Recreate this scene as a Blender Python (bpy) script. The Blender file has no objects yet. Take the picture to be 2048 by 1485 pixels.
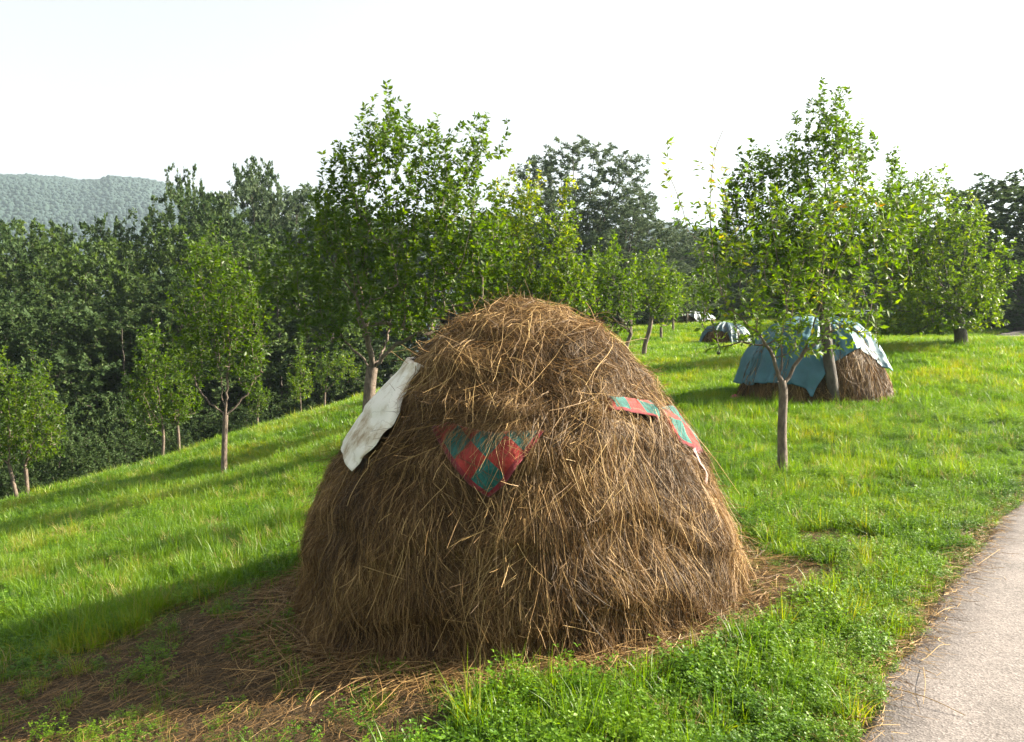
import bpy, math
import numpy as np
from mathutils import Vector, Euler

# ---------------------------------------------------------------- camera, world, sun, exposure
scene = bpy.context.scene
COL = scene.collection
F = 1650.0; PITCH = math.atan((742.5 - 650.0) / F); EYE = 1.6
SUN_EL = math.radians(29.0); SUN_AZ = math.radians(79.0)      # azimuth measured from the view axis (+Y) to the right (+X)

cam_d = bpy.data.cameras.new("camera"); cam = bpy.data.objects.new("camera", cam_d); COL.objects.link(cam)
cam_d.sensor_width = 36.0; cam_d.lens = 36.0 * F / 2048.0; cam_d.clip_end = 6000.0; cam_d.clip_start = 0.05
cam.location = (0, 0, EYE); cam.rotation_euler = (math.radians(90) - PITCH, 0, 0)
scene.camera = cam

world = bpy.data.worlds.new("World"); scene.world = world; world.use_nodes = True
wn = world.node_tree.nodes; wl = world.node_tree.links
bg = wn["Background"]; sky = wn.new("ShaderNodeTexSky"); sky.sky_type = 'NISHITA'; sky.sun_disc = False
sky.sun_elevation = SUN_EL; sky.sun_rotation = SUN_AZ; sky.air_density = 1.0; sky.dust_density = 6.0; sky.ozone_density = 1.0; sky.altitude = 300
hs = wn.new("ShaderNodeHueSaturation"); hs.inputs['Saturation'].default_value = 0.10
wl.new(sky.outputs[0], hs.inputs['Color']); wl.new(hs.outputs[0], bg.inputs['Color'])
bg.inputs['Strength'].default_value = 0.064

sun_d = bpy.data.lights.new("sun", 'SUN'); sun_d.energy = 5.0; sun_d.angle = math.radians(0.53); sun_d.color = (1.0, 0.88, 0.68)
sun = bpy.data.objects.new("sun", sun_d); COL.objects.link(sun)
SUNV = Vector((math.cos(SUN_EL) * math.sin(SUN_AZ), math.cos(SUN_EL) * math.cos(SUN_AZ), math.sin(SUN_EL)))
sun.rotation_euler = SUNV.to_track_quat('Z', 'Y').to_euler(); sun.location = (30, 6, 20)

vs = scene.view_settings
vs.view_transform = 'Standard'; vs.look = 'None'; vs.exposure = 2.25; vs.gamma = 1.0; vs.use_curve_mapping = False
cy = scene.cycles
cy.use_denoising = True
try:
    cy.denoiser = 'OPENIMAGEDENOISE'; cy.denoising_input_passes = 'RGB_ALBEDO_NORMAL'; cy.denoising_prefilter = 'ACCURATE'
except Exception:
    pass
cy.max_bounces = 7; cy.diffuse_bounces = 3; cy.glossy_bounces = 2; cy.transmission_bounces = 4; cy.volume_bounces = 1
cy.caustics_reflective = False; cy.caustics_refractive = False; cy.use_adaptive_sampling = False

# ---------------------------------------------------------------- helpers
R = np.random.default_rng(7)
fwd = np.array([0, math.cos(PITCH), -math.sin(PITCH)]); up = np.array([0, math.sin(PITCH), math.cos(PITCH)]); rgt = np.array([1., 0, 0])
EYEP = np.array([0, 0, EYE])

def ray(px, py):
    return rgt * ((px - 1024) / F) + up * ((742.5 - py) / F) + fwd

def at(px, py, Y):
    d = ray(px, py)
    return EYEP + d * (Y / d[1])

def hash3(ix, iy, iz, seed=0):
    h = (ix * 374761393 + iy * 668265263 + iz * 1274126177 + seed * 974634777) & 0x7fffffff
    h = ((h ^ (h >> 13)) * 1103515245 + 12345) & 0x7fffffff
    h = ((h ^ (h >> 15)) * 747796405) & 0x7fffffff
    return (h & 0xffff) / 65535.0

def vnoise(p, seed=0):
    """value noise in -1..1 at points p (n,3)"""
    p = np.asarray(p, float); i = np.floor(p).astype(np.int64); f = p - i; f = f * f * (3 - 2 * f)
    out = 0
    for dx in (0, 1):
        for dy in (0, 1):
            for dz in (0, 1):
                w = (f[:, 0] if dx else 1 - f[:, 0]) * (f[:, 1] if dy else 1 - f[:, 1]) * (f[:, 2] if dz else 1 - f[:, 2])
                out = out + w * hash3(i[:, 0] + dx, i[:, 1] + dy, i[:, 2] + dz, seed)
    return out * 2 - 1

def noise2(x, y, sc, seed=0):
    x = np.asarray(x, float); y = np.asarray(y, float)
    p = np.stack([x.ravel() * sc, y.ravel() * sc, np.zeros(x.size) + 0.5], 1)
    return vnoise(p, seed).reshape(x.shape)

def mesh_from(name, V, Fa, mat=None, attrs=None, smooth=False, uv=None):
    V = np.asarray(V, np.float32); Fa = np.asarray(Fa, np.int32)
    me = bpy.data.meshes.new(name); k = Fa.shape[1]
    me.vertices.add(len(V)); me.vertices.foreach_set('co', V.ravel())
    me.loops.add(Fa.size); me.loops.foreach_set('vertex_index', Fa.ravel())
    me.polygons.add(len(Fa)); me.polygons.foreach_set('loop_start', np.arange(0, Fa.size, k, dtype=np.int32))
    if smooth:
        me.polygons.foreach_set('use_smooth', np.ones(len(Fa), bool))
    for an, av in (attrs or {}).items():
        a = me.attributes.new(an, 'FLOAT', 'POINT'); a.data.foreach_set('value', np.asarray(av, np.float32))
    if uv is not None:
        l = me.uv_layers.new(name='UVMap'); l.data.foreach_set('uv', np.asarray(uv, np.float32)[Fa.ravel()].ravel())
    me.update(calc_edges=True); me.validate()
    if mat: me.materials.append(mat)
    return me

def obj(name, me, parent=None, loc=None):
    o = bpy.data.objects.new(name, me); COL.objects.link(o)
    if parent is not None: o.parent = parent
    if loc is not None: o.location = loc
    return o

def tag(o, label=None, cat=None, group=None, kind=None):
    if label: o['label'] = label
    if cat: o['category'] = cat
    if group: o['group'] = group
    if kind: o['kind'] = kind
    return o

def in_poly(x, y, P):
    P = np.asarray(P, float); c = np.zeros(np.shape(x), bool); j = len(P) - 1
    for i in range(len(P)):
        xi, yi = P[i]; xj, yj = P[j]
        t = ((yi > y) != (yj > y)) & (x < (xj - xi) * (y - yi) / (yj - yi + 1e-12) + xi)
        c ^= t; j = i
    return c

def seg_dist(x, y, P):
    d = np.full(np.shape(x), 1e9)
    for a, b in zip(P[:-1], P[1:]):
        ax, ay = a; bx, by = b; L = (bx - ax) ** 2 + (by - ay) ** 2
        t = np.clip(((x - ax) * (bx - ax) + (y - ay) * (by - ay)) / L, 0, 1)
        d = np.minimum(d, np.hypot(x - ax - t * (bx - ax), y - ay - t * (by - ay)))
    return d

def bez(P, n):
    """Catmull-Rom through points P, n samples"""
    P = np.asarray(P, float)
    if len(P) == 2:
        t = np.linspace(0, 1, n)[:, None]; return P[0] * (1 - t) + P[1] * t
    Q = np.vstack([2 * P[0] - P[1], P, 2 * P[-1] - P[-2]]); m = len(P) - 1
    u = np.linspace(0, m - 1e-6, n); i = u.astype(int); t = (u - i)[:, None]
    a, b, c, d = Q[i], Q[i + 1], Q[i + 2], Q[i + 3]
    return 0.5 * (2 * b + (c - a) * t + (2 * a - 5 * b + 4 * c - d) * t * t + (3 * b - a - 3 * c + d) * t ** 3)

# ---------------------------------------------------------------- materials
def newmat(name):
    m = bpy.data.materials.new(name); m.use_nodes = True; nt = m.node_tree
    return m, nt.nodes, nt.links, nt.nodes['Principled BSDF'], nt.nodes['Material Output']

def nd(N, typ, **kw):
    n = N.new(typ)
    for k, v in kw.items():
        if k in n.inputs: n.inputs[k].default_value = v
        else: setattr(n, k, v)
    return n

def ramp(N, stops):
    r = N.new('ShaderNodeValToRGB'); e = r.color_ramp.elements
    while len(e) < len(stops): e.new(0.5)
    for el, (p, c) in zip(e, stops): el.position = p; el.color = (*c, 1)
    return r

def leaf_mat(name, stops, trans=0.42, rough=0.5, spec=0.35, wscale=0.0, patch=None, sat_t=1.25):
    """leaf: glossy diffuse face, light passing through; colour runs along the per-leaf attribute 'tint'"""
    m, N, L, P, O = newmat(name)
    a = nd(N, 'ShaderNodeAttribute', attribute_name='tint')
    src = a.outputs['Fac']
    if wscale:
        geo = N.new('ShaderNodeNewGeometry'); no = nd(N, 'ShaderNodeTexNoise', Scale=wscale, Detail=3.0)
        L.new(geo.outputs['Position'], no.inputs['Vector'])
        oi = N.new('ShaderNodeObjectInfo')
        m1 = nd(N, 'ShaderNodeMath', operation='MULTIPLY_ADD'); m1.inputs[1].default_value = 2.2; m1.inputs[2].default_value = -1.1
        L.new(no.outputs['Fac'], m1.inputs[0])
        m2 = nd(N, 'ShaderNodeMath', operation='ADD'); L.new(m1.outputs[0], m2.inputs[0]); L.new(src, m2.inputs[1])
        m3 = nd(N, 'ShaderNodeMath', operation='MULTIPLY_ADD'); m3.inputs[1].default_value = 0.3; L.new(oi.outputs['Random'], m3.inputs[0]); L.new(m2.outputs[0], m3.inputs[2])
        m4 = nd(N, 'ShaderNodeMath', operation='SUBTRACT'); m4.inputs[1].default_value = 0.15; L.new(m3.outputs[0], m4.inputs[0])
        src = m4.outputs[0]
    r = ramp(N, stops); L.new(src, r.inputs[0])
    L.new(r.outputs[0], P.inputs['Base Color'])
    P.inputs['Roughness'].default_value = rough; P.inputs['Specular IOR Level'].default_value = spec
    t = N.new('ShaderNodeBsdfTranslucent'); h = nd(N, 'ShaderNodeHueSaturation', Saturation=sat_t, Value=1.6, Hue=0.490)
    L.new(r.outputs[0], h.inputs['Color']); L.new(h.outputs[0], t.inputs['Color'])
    mx = N.new('ShaderNodeMixShader'); mx.inputs[0].default_value = trans
    L.new(P.outputs[0], mx.inputs[1]); L.new(t.outputs[0], mx.inputs[2]); L.new(mx.outputs[0], O.inputs['Surface'])
    return m

M_GRASS = leaf_mat('grass_blade', [(0.0, (0.035, 0.090, 0.006)), (0.45, (0.085, 0.176, 0.010)), (0.85, (0.138, 0.215, 0.014)), (1.0, (0.20, 0.21, 0.03))], 0.45, 0.45, 0.4, 0.7)
M_CLOVER = leaf_mat('clover_leaf', [(0.0, (0.030, 0.088, 0.006)), (0.5, (0.080, 0.175, 0.005)), (1.0, (0.130, 0.225, 0.007))], 0.42, 0.5, 0.35, 0.9)
M_DRYGRASS = leaf_mat('dry_grass', [(0.0, (0.22, 0.14, 0.06)), (1.0, (0.50, 0.38, 0.17))], 0.3, 0.6, 0.25, sat_t=1.0)
M_PLUM = leaf_mat('plum_leaf', [(0.0, (0.026, 0.058, 0.007)), (0.5, (0.054, 0.105, 0.008)), (0.85, (0.105, 0.165, 0.010)), (1.0, (0.22, 0.24, 0.02))], 0.54, 0.45, 0.35)
M_YELLOW = leaf_mat('yellowing_leaf', [(0.0, (0.050, 0.10, 0.014)), (0.6, (0.085, 0.15, 0.018)), (0.9, (0.15, 0.20, 0.022)), (0.975, (0.34, 0.28, 0.03)), (1.0, (0.40, 0.19, 0.04))], 0.45, 0.5, 0.3)
M_DARK = leaf_mat('woodland_leaf', [(0.0, (0.022, 0.044, 0.014)), (0.6, (0.042, 0.074, 0.022)), (1.0, (0.08, 0.115, 0.03))], 0.32, 0.65, 0.15, sat_t=1.0)
M_WOOD2 = leaf_mat('light_woodland_leaf', [(0.0, (0.026, 0.050, 0.012)), (0.6, (0.055, 0.095, 0.018)), (1.0, (0.10, 0.14, 0.028))], 0.34, 0.6, 0.2, sat_t=1.1)
M_WILLOW = leaf_mat('willow_leaf', [(0.0, (0.035, 0.060, 0.028)), (0.6, (0.065, 0.100, 0.045)), (1.0, (0.10, 0.125, 0.055))], 0.28, 0.65, 0.15, sat_t=0.9)
M_HAY = leaf_mat('hay_strand', [(0.0, (0.028, 0.016, 0.006)), (0.35, (0.102, 0.059, 0.024)), (0.75, (0.255, 0.156, 0.060)), (1.0, (0.51, 0.355, 0.155))], 0.14, 0.55, 0.2, sat_t=1.0)

def bark_mat(name, c0, c1, sc):
    m, N, L, P, O = newmat(name)
    tc = N.new('ShaderNodeTexCoord'); mp = N.new('ShaderNodeMapping'); mp.inputs['Scale'].default_value = (sc, sc, sc * 0.35)
    L.new(tc.outputs['Object'], mp.inputs['Vector'])
    no = nd(N, 'ShaderNodeTexNoise', Scale=1.0, Detail=8.0, Roughness=0.7); L.new(mp.outputs[0], no.inputs['Vector'])
    r = ramp(N, [(0.34, c0), (0.60, c1), (0.74, tuple(min(1, c * 1.7) for c in c1))]); L.new(no.outputs['Fac'], r.inputs[0]); L.new(r.outputs[0], P.inputs['Base Color'])
    b = nd(N, 'ShaderNodeBump', Strength=0.7, Distance=0.02); L.new(no.outputs['Fac'], b.inputs['Height']); L.new(b.outputs[0], P.inputs['Normal'])
    P.inputs['Roughness'].default_value = 0.85
    return m
M_BARK = bark_mat('bark', (0.04, 0.030, 0.022), (0.16, 0.12, 0.092), 26)
M_DBARK = bark_mat('dark_bark', (0.022, 0.018, 0.015), (0.085, 0.070, 0.056), 14)

# ---------------------------------------------------------------- terrain
CP = np.array([(0,0,0),(-2,0,-.2),(3,0,.02),(2,3,0),(1.4,3.2,0),(4.5,7.3,0),(0,5.4,-.1),(-1.45,5.4,-.2),(1.5,5.4,-.04),(-2.6,4.1,-.42),
 (-3.3,5.4,-.52),(-5,8,-.85),(-3,10,-.5),(2.82,8.6,.04),(5.07,13,.28),(5.25,14.3,.32),(8,11.5,.3),(10.9,20,1.1),(12.5,16.5,.75),(16.5,28,1.15),
 (17,33,1.3),(7.3,28,.95),(9.8,45,1.6),(3.55,22,.72),(0.5,16,.15),(-2.2,13,-.22),(-5.05,14.5,-1.08),(-6.9,20,-1.2),(-8.3,20,-1.73),(-9.6,16,-1.84),
 (-6.7,26,-1.55),(-5.2,28,-1.0),(0,35,.6),(-12,22,-3.4),(-16,17,-4.5),(-14,30,-5),(-8,36,-3.6),(-20,40,-9),(0,50,0),(20,60,2),(-30,20,-10),
 (-10,8,-1.9),(-15,0,-3),(30,20,1.5),(10,0,.1),(30,0,.5),(25,45,1.6),(-40,60,-14),(0,80,-6),(40,80,0),(-60,0,-12),(60,0,2),(0,-10,0),(-60,90,-16),(60,60,2)], float)
def _tps():
    X = CP[:, :2]; d = np.hypot(X[:, None, 0] - X[None, :, 0], X[:, None, 1] - X[None, :, 1])
    K = np.where(d > 0, d * d * np.log(d + 1e-9), 0) + np.eye(len(X)) * 0.15
    Pm = np.c_[np.ones(len(X)), X]; n = len(X)
    A = np.zeros((n + 3, n + 3)); A[:n, :n] = K; A[:n, n:] = Pm; A[n:, :n] = Pm.T
    return np.linalg.solve(A, np.r_[CP[:, 2], 0, 0, 0])
TW = _tps()
def ground(x, y):
    x = np.asarray(x, float); y = np.asarray(y, float); sh = x.shape; xf = x.ravel(); yf = y.ravel()
    xc = np.clip(xf, -60, 60); yc = np.clip(yf, -15, 90); z = np.zeros(xf.size)
    for i0 in range(0, xf.size, 20000):
        a = xc[i0:i0 + 20000]; b = yc[i0:i0 + 20000]
        d = np.hypot(a[:, None] - CP[None, :, 0], b[:, None] - CP[None, :, 1])
        z[i0:i0 + 20000] = (np.where(d > 0, d * d * np.log(d + 1e-9), 0) @ TW[:-3]) + TW[-3] + TW[-2] * a + TW[-1] * b
    out = np.hypot(xf - xc, yf - yc); w = np.clip(out / 120, 0, 1); w = w * w * (3 - 2 * w)
    return (z * (1 - w) - 16 * w).reshape(sh)
def g1(x, y): return float(ground(np.array([x]), np.array([y]))[0])
def on_ground(px, py):
    d = ray(px, py); t = np.linspace(1.5, 90, 6000); P = EYEP + d * t[:, None]
    below = P[:, 2] < ground(P[:, 0], P[:, 1])
    return P[np.argmax(below)] if below.any() else P[-1]

ROAD_L = np.array([(-1.2,-4.0),(-0.33,0.2),(1.31,3.16),(2.09,4.26),(3.18,5.7),(4.45,7.3),(8,11.3),(11.8,15.6),(14.8,21),(16.4,25.5),(16.5,28),(18.3,31),(23,36),(32,42)], float)
ROAD_C = bez(ROAD_L, 260)
_t = np.gradient(ROAD_C, axis=0); _t /= np.linalg.norm(_t, axis=1)[:, None]; ROAD_N = np.c_[_t[:, 1], -_t[:, 0]]
ROAD_W = 4.2
ROAD_POLY = np.vstack([ROAD_C, (ROAD_C + ROAD_N * ROAD_W)[::-1]])
# worn, hay-strewn earth left of and in front of the stack
BARE_PX = [(-300,1370),(0,1370),(150,1310),(330,1235),(500,1180),(640,1140),(900,1200),(1180,1330),(1030,1370),(960,1400),(900,1440),(860,1500),(500,1700),(-600,1700)]
BARE = np.array([on_ground(*p)[:2] for p in BARE_PX])
HAYSPOTS = [(*on_ground(1545,1150)[:2], 0.45), (*on_ground(1650,1085)[:2], 0.30), (*on_ground(1480,1210)[:2], 0.35)]
SC = np.array([0.050, 5.36])      # centre of the big stack
def bare_mask(x, y):
    ins = in_poly(x, y, BARE); d = seg_dist(x, y, np.vstack([BARE, BARE[:1]])); s = np.where(ins, d, -d)
    s = s + 0.34 * noise2(x, y, 2.2, 3) + 0.22 * noise2(x, y, 6.0, 4) - 0.08
    m = np.clip(s / 0.34 + 0.5, 0, 1)
    for hx, hy, hr in HAYSPOTS: m = np.maximum(m, np.clip(1.5 - np.hypot((x - hx), (y - hy) * 1.3) / hr + 0.3 * noise2(x, y, 5, 5), 0, 1))
    m = np.maximum(m, np.clip((1.78 - np.hypot(x - SC[0], y - SC[1]) + 0.12 * noise2(x, y, 4, 6)) / 0.15, 0, 1))
    return m

def axis(lo, hi, step, far, gr=1.17):
    a = list(np.arange(lo, hi + 1e-6, step)); s = step; v = hi
    while v < far: s *= gr; v += s; a.append(v)
    s = step; v = lo; b = []
    while v > -far: s *= gr; v -= s; b.append(v)
    return np.array(b[::-1] + a)
XS = axis(-12, 14, 0.16, 1400); YS = axis(-2, 36, 0.20, 1400)
GX, GY = np.meshgrid(XS, YS); GZ = ground(GX, GY)
near = np.exp(-(np.hypot(GX, GY - 8) / 30) ** 2)
inroad = in_poly(GX, GY, ROAD_POLY); rd = seg_dist(GX, GY, np.vstack([ROAD_POLY, ROAD_POLY[:1]])); rs = np.where(inroad, rd, -rd)
micro = 0.035 * noise2(GX, GY, 1.1, 11) + 0.02 * noise2(GX, GY, 3.1, 12)
GZ = GZ + np.where(rs > -0.5, 0, np.clip((-rs - 0.5) / 0.6, 0, 1)) * micro * near - 0.05 * np.clip((rs + 0.03) / 0.10, 0, 1)
ny, nx = GX.shape
V = np.stack([GX.ravel(), GY.ravel(), GZ.ravel()], 1)
i = np.arange(nx - 1)[None, :] + np.arange(ny - 1)[:, None] * nx
FQ = np.stack([i, i + 1, i + 1 + nx, i + nx], -1).reshape(-1, 4)
bareA = np.where((np.abs(GX) < 15) & (GY > -3) & (GY < 15), bare_mask(GX, GY), 0).ravel()
edgeA = np.clip(1 - np.abs(rs) / 0.3, 0, 1).ravel()
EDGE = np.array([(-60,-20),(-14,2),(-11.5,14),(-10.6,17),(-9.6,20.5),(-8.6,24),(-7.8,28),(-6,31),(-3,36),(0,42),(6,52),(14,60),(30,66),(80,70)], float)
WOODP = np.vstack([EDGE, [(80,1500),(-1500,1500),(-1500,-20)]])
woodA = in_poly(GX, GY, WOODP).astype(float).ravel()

M_GROUND, N, L, P, O = newmat('meadow_soil')
geo = N.new('ShaderNodeNewGeometry')
n1 = nd(N, 'ShaderNodeTexNoise', Scale=9.0, Detail=8.0, Roughness=0.65); L.new(geo.outputs['Position'], n1.inputs['Vector'])
n2 = nd(N, 'ShaderNodeTexNoise', Scale=70.0, Detail=5.0, Roughness=0.7); L.new(geo.outputs['Position'], n2.inputs['Vector'])
rg = ramp(N, [(0.3, (0.030, 0.060, 0.010)), (0.6, (0.060, 0.115, 0.015)), (0.8, (0.10, 0.13, 0.025))]); L.new(n1.outputs['Fac'], rg.inputs[0])
rb = ramp(N, [(0.3, (0.028, 0.020, 0.013)), (0.5, (0.058, 0.042, 0.026)), (0.72, (0.12, 0.09, 0.052))]); L.new(n2.outputs['Fac'], rb.inputs[0])
ab = nd(N, 'ShaderNodeAttribute', attribute_name='bare'); mxc = N.new('ShaderNodeMix'); mxc.data_type = 'RGBA'
L.new(ab.outputs['Fac'], mxc.inputs['Factor']); L.new(rg.outputs[0], mxc.inputs['A']); L.new(rb.outputs[0], mxc.inputs['B'])
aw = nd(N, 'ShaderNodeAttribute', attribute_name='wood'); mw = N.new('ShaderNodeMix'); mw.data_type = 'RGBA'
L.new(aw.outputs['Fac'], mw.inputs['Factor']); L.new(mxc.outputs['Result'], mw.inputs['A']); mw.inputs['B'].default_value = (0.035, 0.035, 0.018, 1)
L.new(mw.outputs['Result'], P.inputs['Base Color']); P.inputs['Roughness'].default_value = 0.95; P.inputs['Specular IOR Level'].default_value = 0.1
bp = nd(N, 'ShaderNodeBump', Strength=0.8, Distance=0.03); L.new(n2.outputs['Fac'], bp.inputs['Height']); L.new(bp.outputs[0], P.inputs['Normal'])
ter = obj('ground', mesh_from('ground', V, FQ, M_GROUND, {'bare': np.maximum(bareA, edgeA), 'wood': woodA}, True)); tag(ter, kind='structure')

# road
M_ROAD, N, L, P, O = newmat('asphalt')
geo = N.new('ShaderNodeNewGeometry')
vo = nd(N, 'ShaderNodeTexVoronoi', Scale=95.0); L.new(geo.outputs['Position'], vo.inputs['Vector'])
no = nd(N, 'ShaderNodeTexNoise', Scale=2.2, Detail=6.0, Roughness=0.65); L.new(geo.outputs['Position'], no.inputs['Vector'])
nf = nd(N, 'ShaderNodeTexNoise', Scale=160.0, Detail=3.0); L.new(geo.outputs['Position'], nf.inputs['Vector'])
r1 = ramp(N, [(0.0, (0.115, 0.105, 0.104)), (0.5, (0.185, 0.171, 0.168)), (1.0, (0.265, 0.246, 0.240))]); L.new(vo.outputs['Color'], r1.inputs[0])
r2 = ramp(N, [(0.3, (0.72, 0.70, 0.68)), (0.7, (1.05, 1.0, 0.97))]); L.new(no.outputs['Fac'], r2.inputs[0])
mm = N.new('ShaderNodeMix'); mm.data_type = 'RGBA'; mm.blend_type = 'MULTIPLY'; mm.inputs['Factor'].default_value = 1.0
L.new(r1.outputs[0], mm.inputs['A']); L.new(r2.outputs[0], mm.inputs['B'])
r3 = ramp(N, [(0.36, (0.35, 0.33, 0.32)), (0.45, (1, 1, 1))]); L.new(nf.outputs['Fac'], r3.inputs[0])
mm2 = N.new('ShaderNodeMix'); mm2.data_type = 'RGBA'; mm2.blend_type = 'MULTIPLY'; mm2.inputs['Factor'].default_value = 0.7
L.new(mm.outputs['Result'], mm2.inputs['A']); L.new(r3.outputs[0], mm2.inputs['B'])
L.new(mm2.outputs['Result'], P.inputs['Base Color']); P.inputs['Roughness'].default_value = 0.85; P.inputs['Specular IOR Level'].default_value = 0.25
b = nd(N, 'ShaderNodeBump', Strength=0.45, Distance=0.004); L.new(vo.outputs['Distance'], b.inputs['Height']); L.new(b.outputs[0], P.inputs['Normal'])
cl = bez(ROAD_L, 900); tt = np.gradient(cl, axis=0); tt /= np.linalg.norm(tt, axis=1)[:, None]; nn = np.c_[tt[:, 1], -tt[:, 0]]
nw = 18; us = np.r_[0, 0.02, np.linspace(0.08, 1, nw - 2)]
jit = 0.05 * noise2(cl[:, 0], cl[:, 1], 3.0, 21) + 0.035 * noise2(cl[:, 0], cl[:, 1], 11.0, 22)
Q = cl[:, None, :] + nn[:, None, :] * (us[None, :, None] * ROAD_W + jit[:, None, None] * (1 - us)[None, :, None])
qz = ground(Q[..., 0], Q[..., 1]) + 0.018 + 0.03 * np.sin(np.pi * us)[None, :]; qz[:, 0] -= 0.07; qz[:, -1] -= 0.07
V = np.concatenate([Q, qz[..., None]], -1).reshape(-1, 3); n0 = len(cl)
i = np.arange(nw - 1)[None, :] + np.arange(n0 - 1)[:, None] * nw
tag(obj('road', mesh_from('road', V, np.stack([i, i + 1, i + 1 + nw, i + nw], -1).reshape(-1, 4), M_ROAD, None, True)), kind='structure')

# distant wooded hills
HPX = np.array([(-2500,330),(-1200,300),(-500,330),(0,355),(60,358),(100,364),(160,370),(205,366),(225,360),(300,364),(370,380),(450,408),(600,440),(900,470),(1200,462),(1320,456),(1360,458),(1500,470),(2048,480),(3500,470),(6000,480)], float)
az = np.linspace(-1.25, 1.25, 420); hp = np.interp(1024 + F * np.tan(az), HPX[:, 0], HPX[:, 1])
rr = np.r_[np.linspace(420, 1000, 60), np.linspace(1010, 1300, 12)]
AZ, RR = np.meshgrid(az, rr, indexing='ij')
elev = np.array([ (650 - p) / F for p in hp])[:, None] * np.cos(az)[:, None]
top = EYE + elev * 1000; w = np.clip((RR - 420) / 580, 0, 1); w = np.where(RR <= 1000, np.sin(w * np.pi / 2) ** 1.3, 1 - ((RR - 1000) / 300) ** 2)
HX, HY = RR * np.sin(AZ), RR * np.cos(AZ)
HZ = -18 + (top - 9 + 18) * w + 5 * noise2(HX, HY, 0.013, 31) * w * (RR < 980)
V = np.stack([HX.ravel(), HY.ravel(), HZ.ravel()], 1); na, nr = AZ.shape
i = np.arange(nr - 1)[None, :] + np.arange(na - 1)[:, None] * nr
M_HILL, N, L, P, O = newmat('hill_wood')
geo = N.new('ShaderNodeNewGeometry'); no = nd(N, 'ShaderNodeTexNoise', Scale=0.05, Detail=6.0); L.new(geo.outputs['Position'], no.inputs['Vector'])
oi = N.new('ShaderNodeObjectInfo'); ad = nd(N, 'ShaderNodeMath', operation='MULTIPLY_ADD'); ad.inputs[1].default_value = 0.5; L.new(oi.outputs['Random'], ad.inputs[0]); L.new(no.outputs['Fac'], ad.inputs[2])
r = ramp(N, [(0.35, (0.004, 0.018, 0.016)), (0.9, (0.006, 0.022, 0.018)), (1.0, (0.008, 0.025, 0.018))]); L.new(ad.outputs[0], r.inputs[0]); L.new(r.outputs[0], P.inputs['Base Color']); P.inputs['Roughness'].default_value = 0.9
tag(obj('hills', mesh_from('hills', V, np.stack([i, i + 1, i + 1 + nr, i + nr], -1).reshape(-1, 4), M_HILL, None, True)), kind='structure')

# ---------------------------------------------------------------- scatter (geometry nodes) for what nobody could count
def scatter(name, pts, rot, scl, idx, protos, label=None, cat=None):
    """one object whose points carry instances of the prototype meshes"""
    pts = np.asarray(pts, np.float32)
    me = bpy.data.meshes.new(name); me.vertices.add(len(pts)); me.vertices.foreach_set('co', pts.ravel())
    a = me.attributes.new('rot', 'FLOAT_VECTOR', 'POINT'); a.data.foreach_set('vector', np.asarray(rot, np.float32).ravel())
    a = me.attributes.new('scl', 'FLOAT_VECTOR', 'POINT'); a.data.foreach_set('vector', np.asarray(scl, np.float32).ravel())
    a = me.attributes.new('idx', 'INT', 'POINT'); a.data.foreach_set('value', np.asarray(idx, np.int32))
    me.update(); o = obj(name, me)
    pc = bpy.data.collections.new(name + '_source')
    for k, pm in enumerate(protos):
        po = bpy.data.objects.new('%s_source_%02d' % (name, k), pm); pc.objects.link(po)
    ng = bpy.data.node_groups.new(name, 'GeometryNodeTree')
    ng.interface.new_socket('Geometry', in_out='INPUT', socket_type='NodeSocketGeometry'); ng.interface.new_socket('Geometry', in_out='OUTPUT', socket_type='NodeSocketGeometry')
    n = ng.nodes; l = ng.links
    gi = n.new('NodeGroupInput'); go = n.new('NodeGroupOutput'); ip = n.new('GeometryNodeInstanceOnPoints'); ci = n.new('GeometryNodeCollectionInfo')
    ci.inputs['Collection'].default_value = pc; ci.inputs['Separate Children'].default_value = True; ci.inputs['Reset Children'].default_value = True
    ip.inputs['Pick Instance'].default_value = True
    def na_(nm, t):
        q = n.new('GeometryNodeInputNamedAttribute'); q.data_type = t; q.inputs['Name'].default_value = nm; return [s for s in q.outputs if s.name == 'Attribute' and s.enabled][0]
    l.new(gi.outputs[0], ip.inputs['Points']); l.new(ci.outputs[0], ip.inputs['Instance'])
    l.new(na_('idx', 'INT'), ip.inputs['Instance Index'])
    er = n.new('FunctionNodeEulerToRotation'); l.new(na_('rot', 'FLOAT_VECTOR'), er.inputs[0]); l.new(er.outputs[0], ip.inputs['Rotation'])
    l.new(na_('scl', 'FLOAT_VECTOR'), ip.inputs['Scale']); l.new(ip.outputs[0], go.inputs[0])
    md = o.modifiers.new('scatter', 'NODES'); md.node_group = ng
    tag(o, label, cat, kind='stuff'); return o

def ico(sub=2):
    import bmesh
    bm = bmesh.new(); bmesh.ops.create_icosphere(bm, subdivisions=sub, radius=1); bm.verts.ensure_lookup_table()
    V = np.array([v.co[:] for v in bm.verts]); Fa = np.array([[v.index for v in f.verts] for f in bm.faces]); bm.free(); return V, Fa
iv, ifc = ico(2)
hprot = []
for k in range(4):
    d = 1 + 0.28 * vnoise(iv * 2.3 + k * 7, k) + 0.16 * vnoise(iv * 5 + k * 3, k + 9)
    hprot.append(mesh_from('hill_tree', iv * d[:, None] * [1, 1, 0.9], ifc, M_HILL))
n = 46000
ha = np.where(R.random(n) < 0.75, R.uniform(-0.62, -0.30, n), R.uniform(0.12, 0.30, n)); hr = R.uniform(600, 1004, n)
from_x = np.clip((ha + 1.25) / 2.5 * 419, 0, 418); ia = from_x.astype(int); ir = np.clip(np.searchsorted(rr, hr), 0, nr - 1)
hz = HZ[ia, ir]
s = R.uniform(1.1, 2.2, n)
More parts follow.
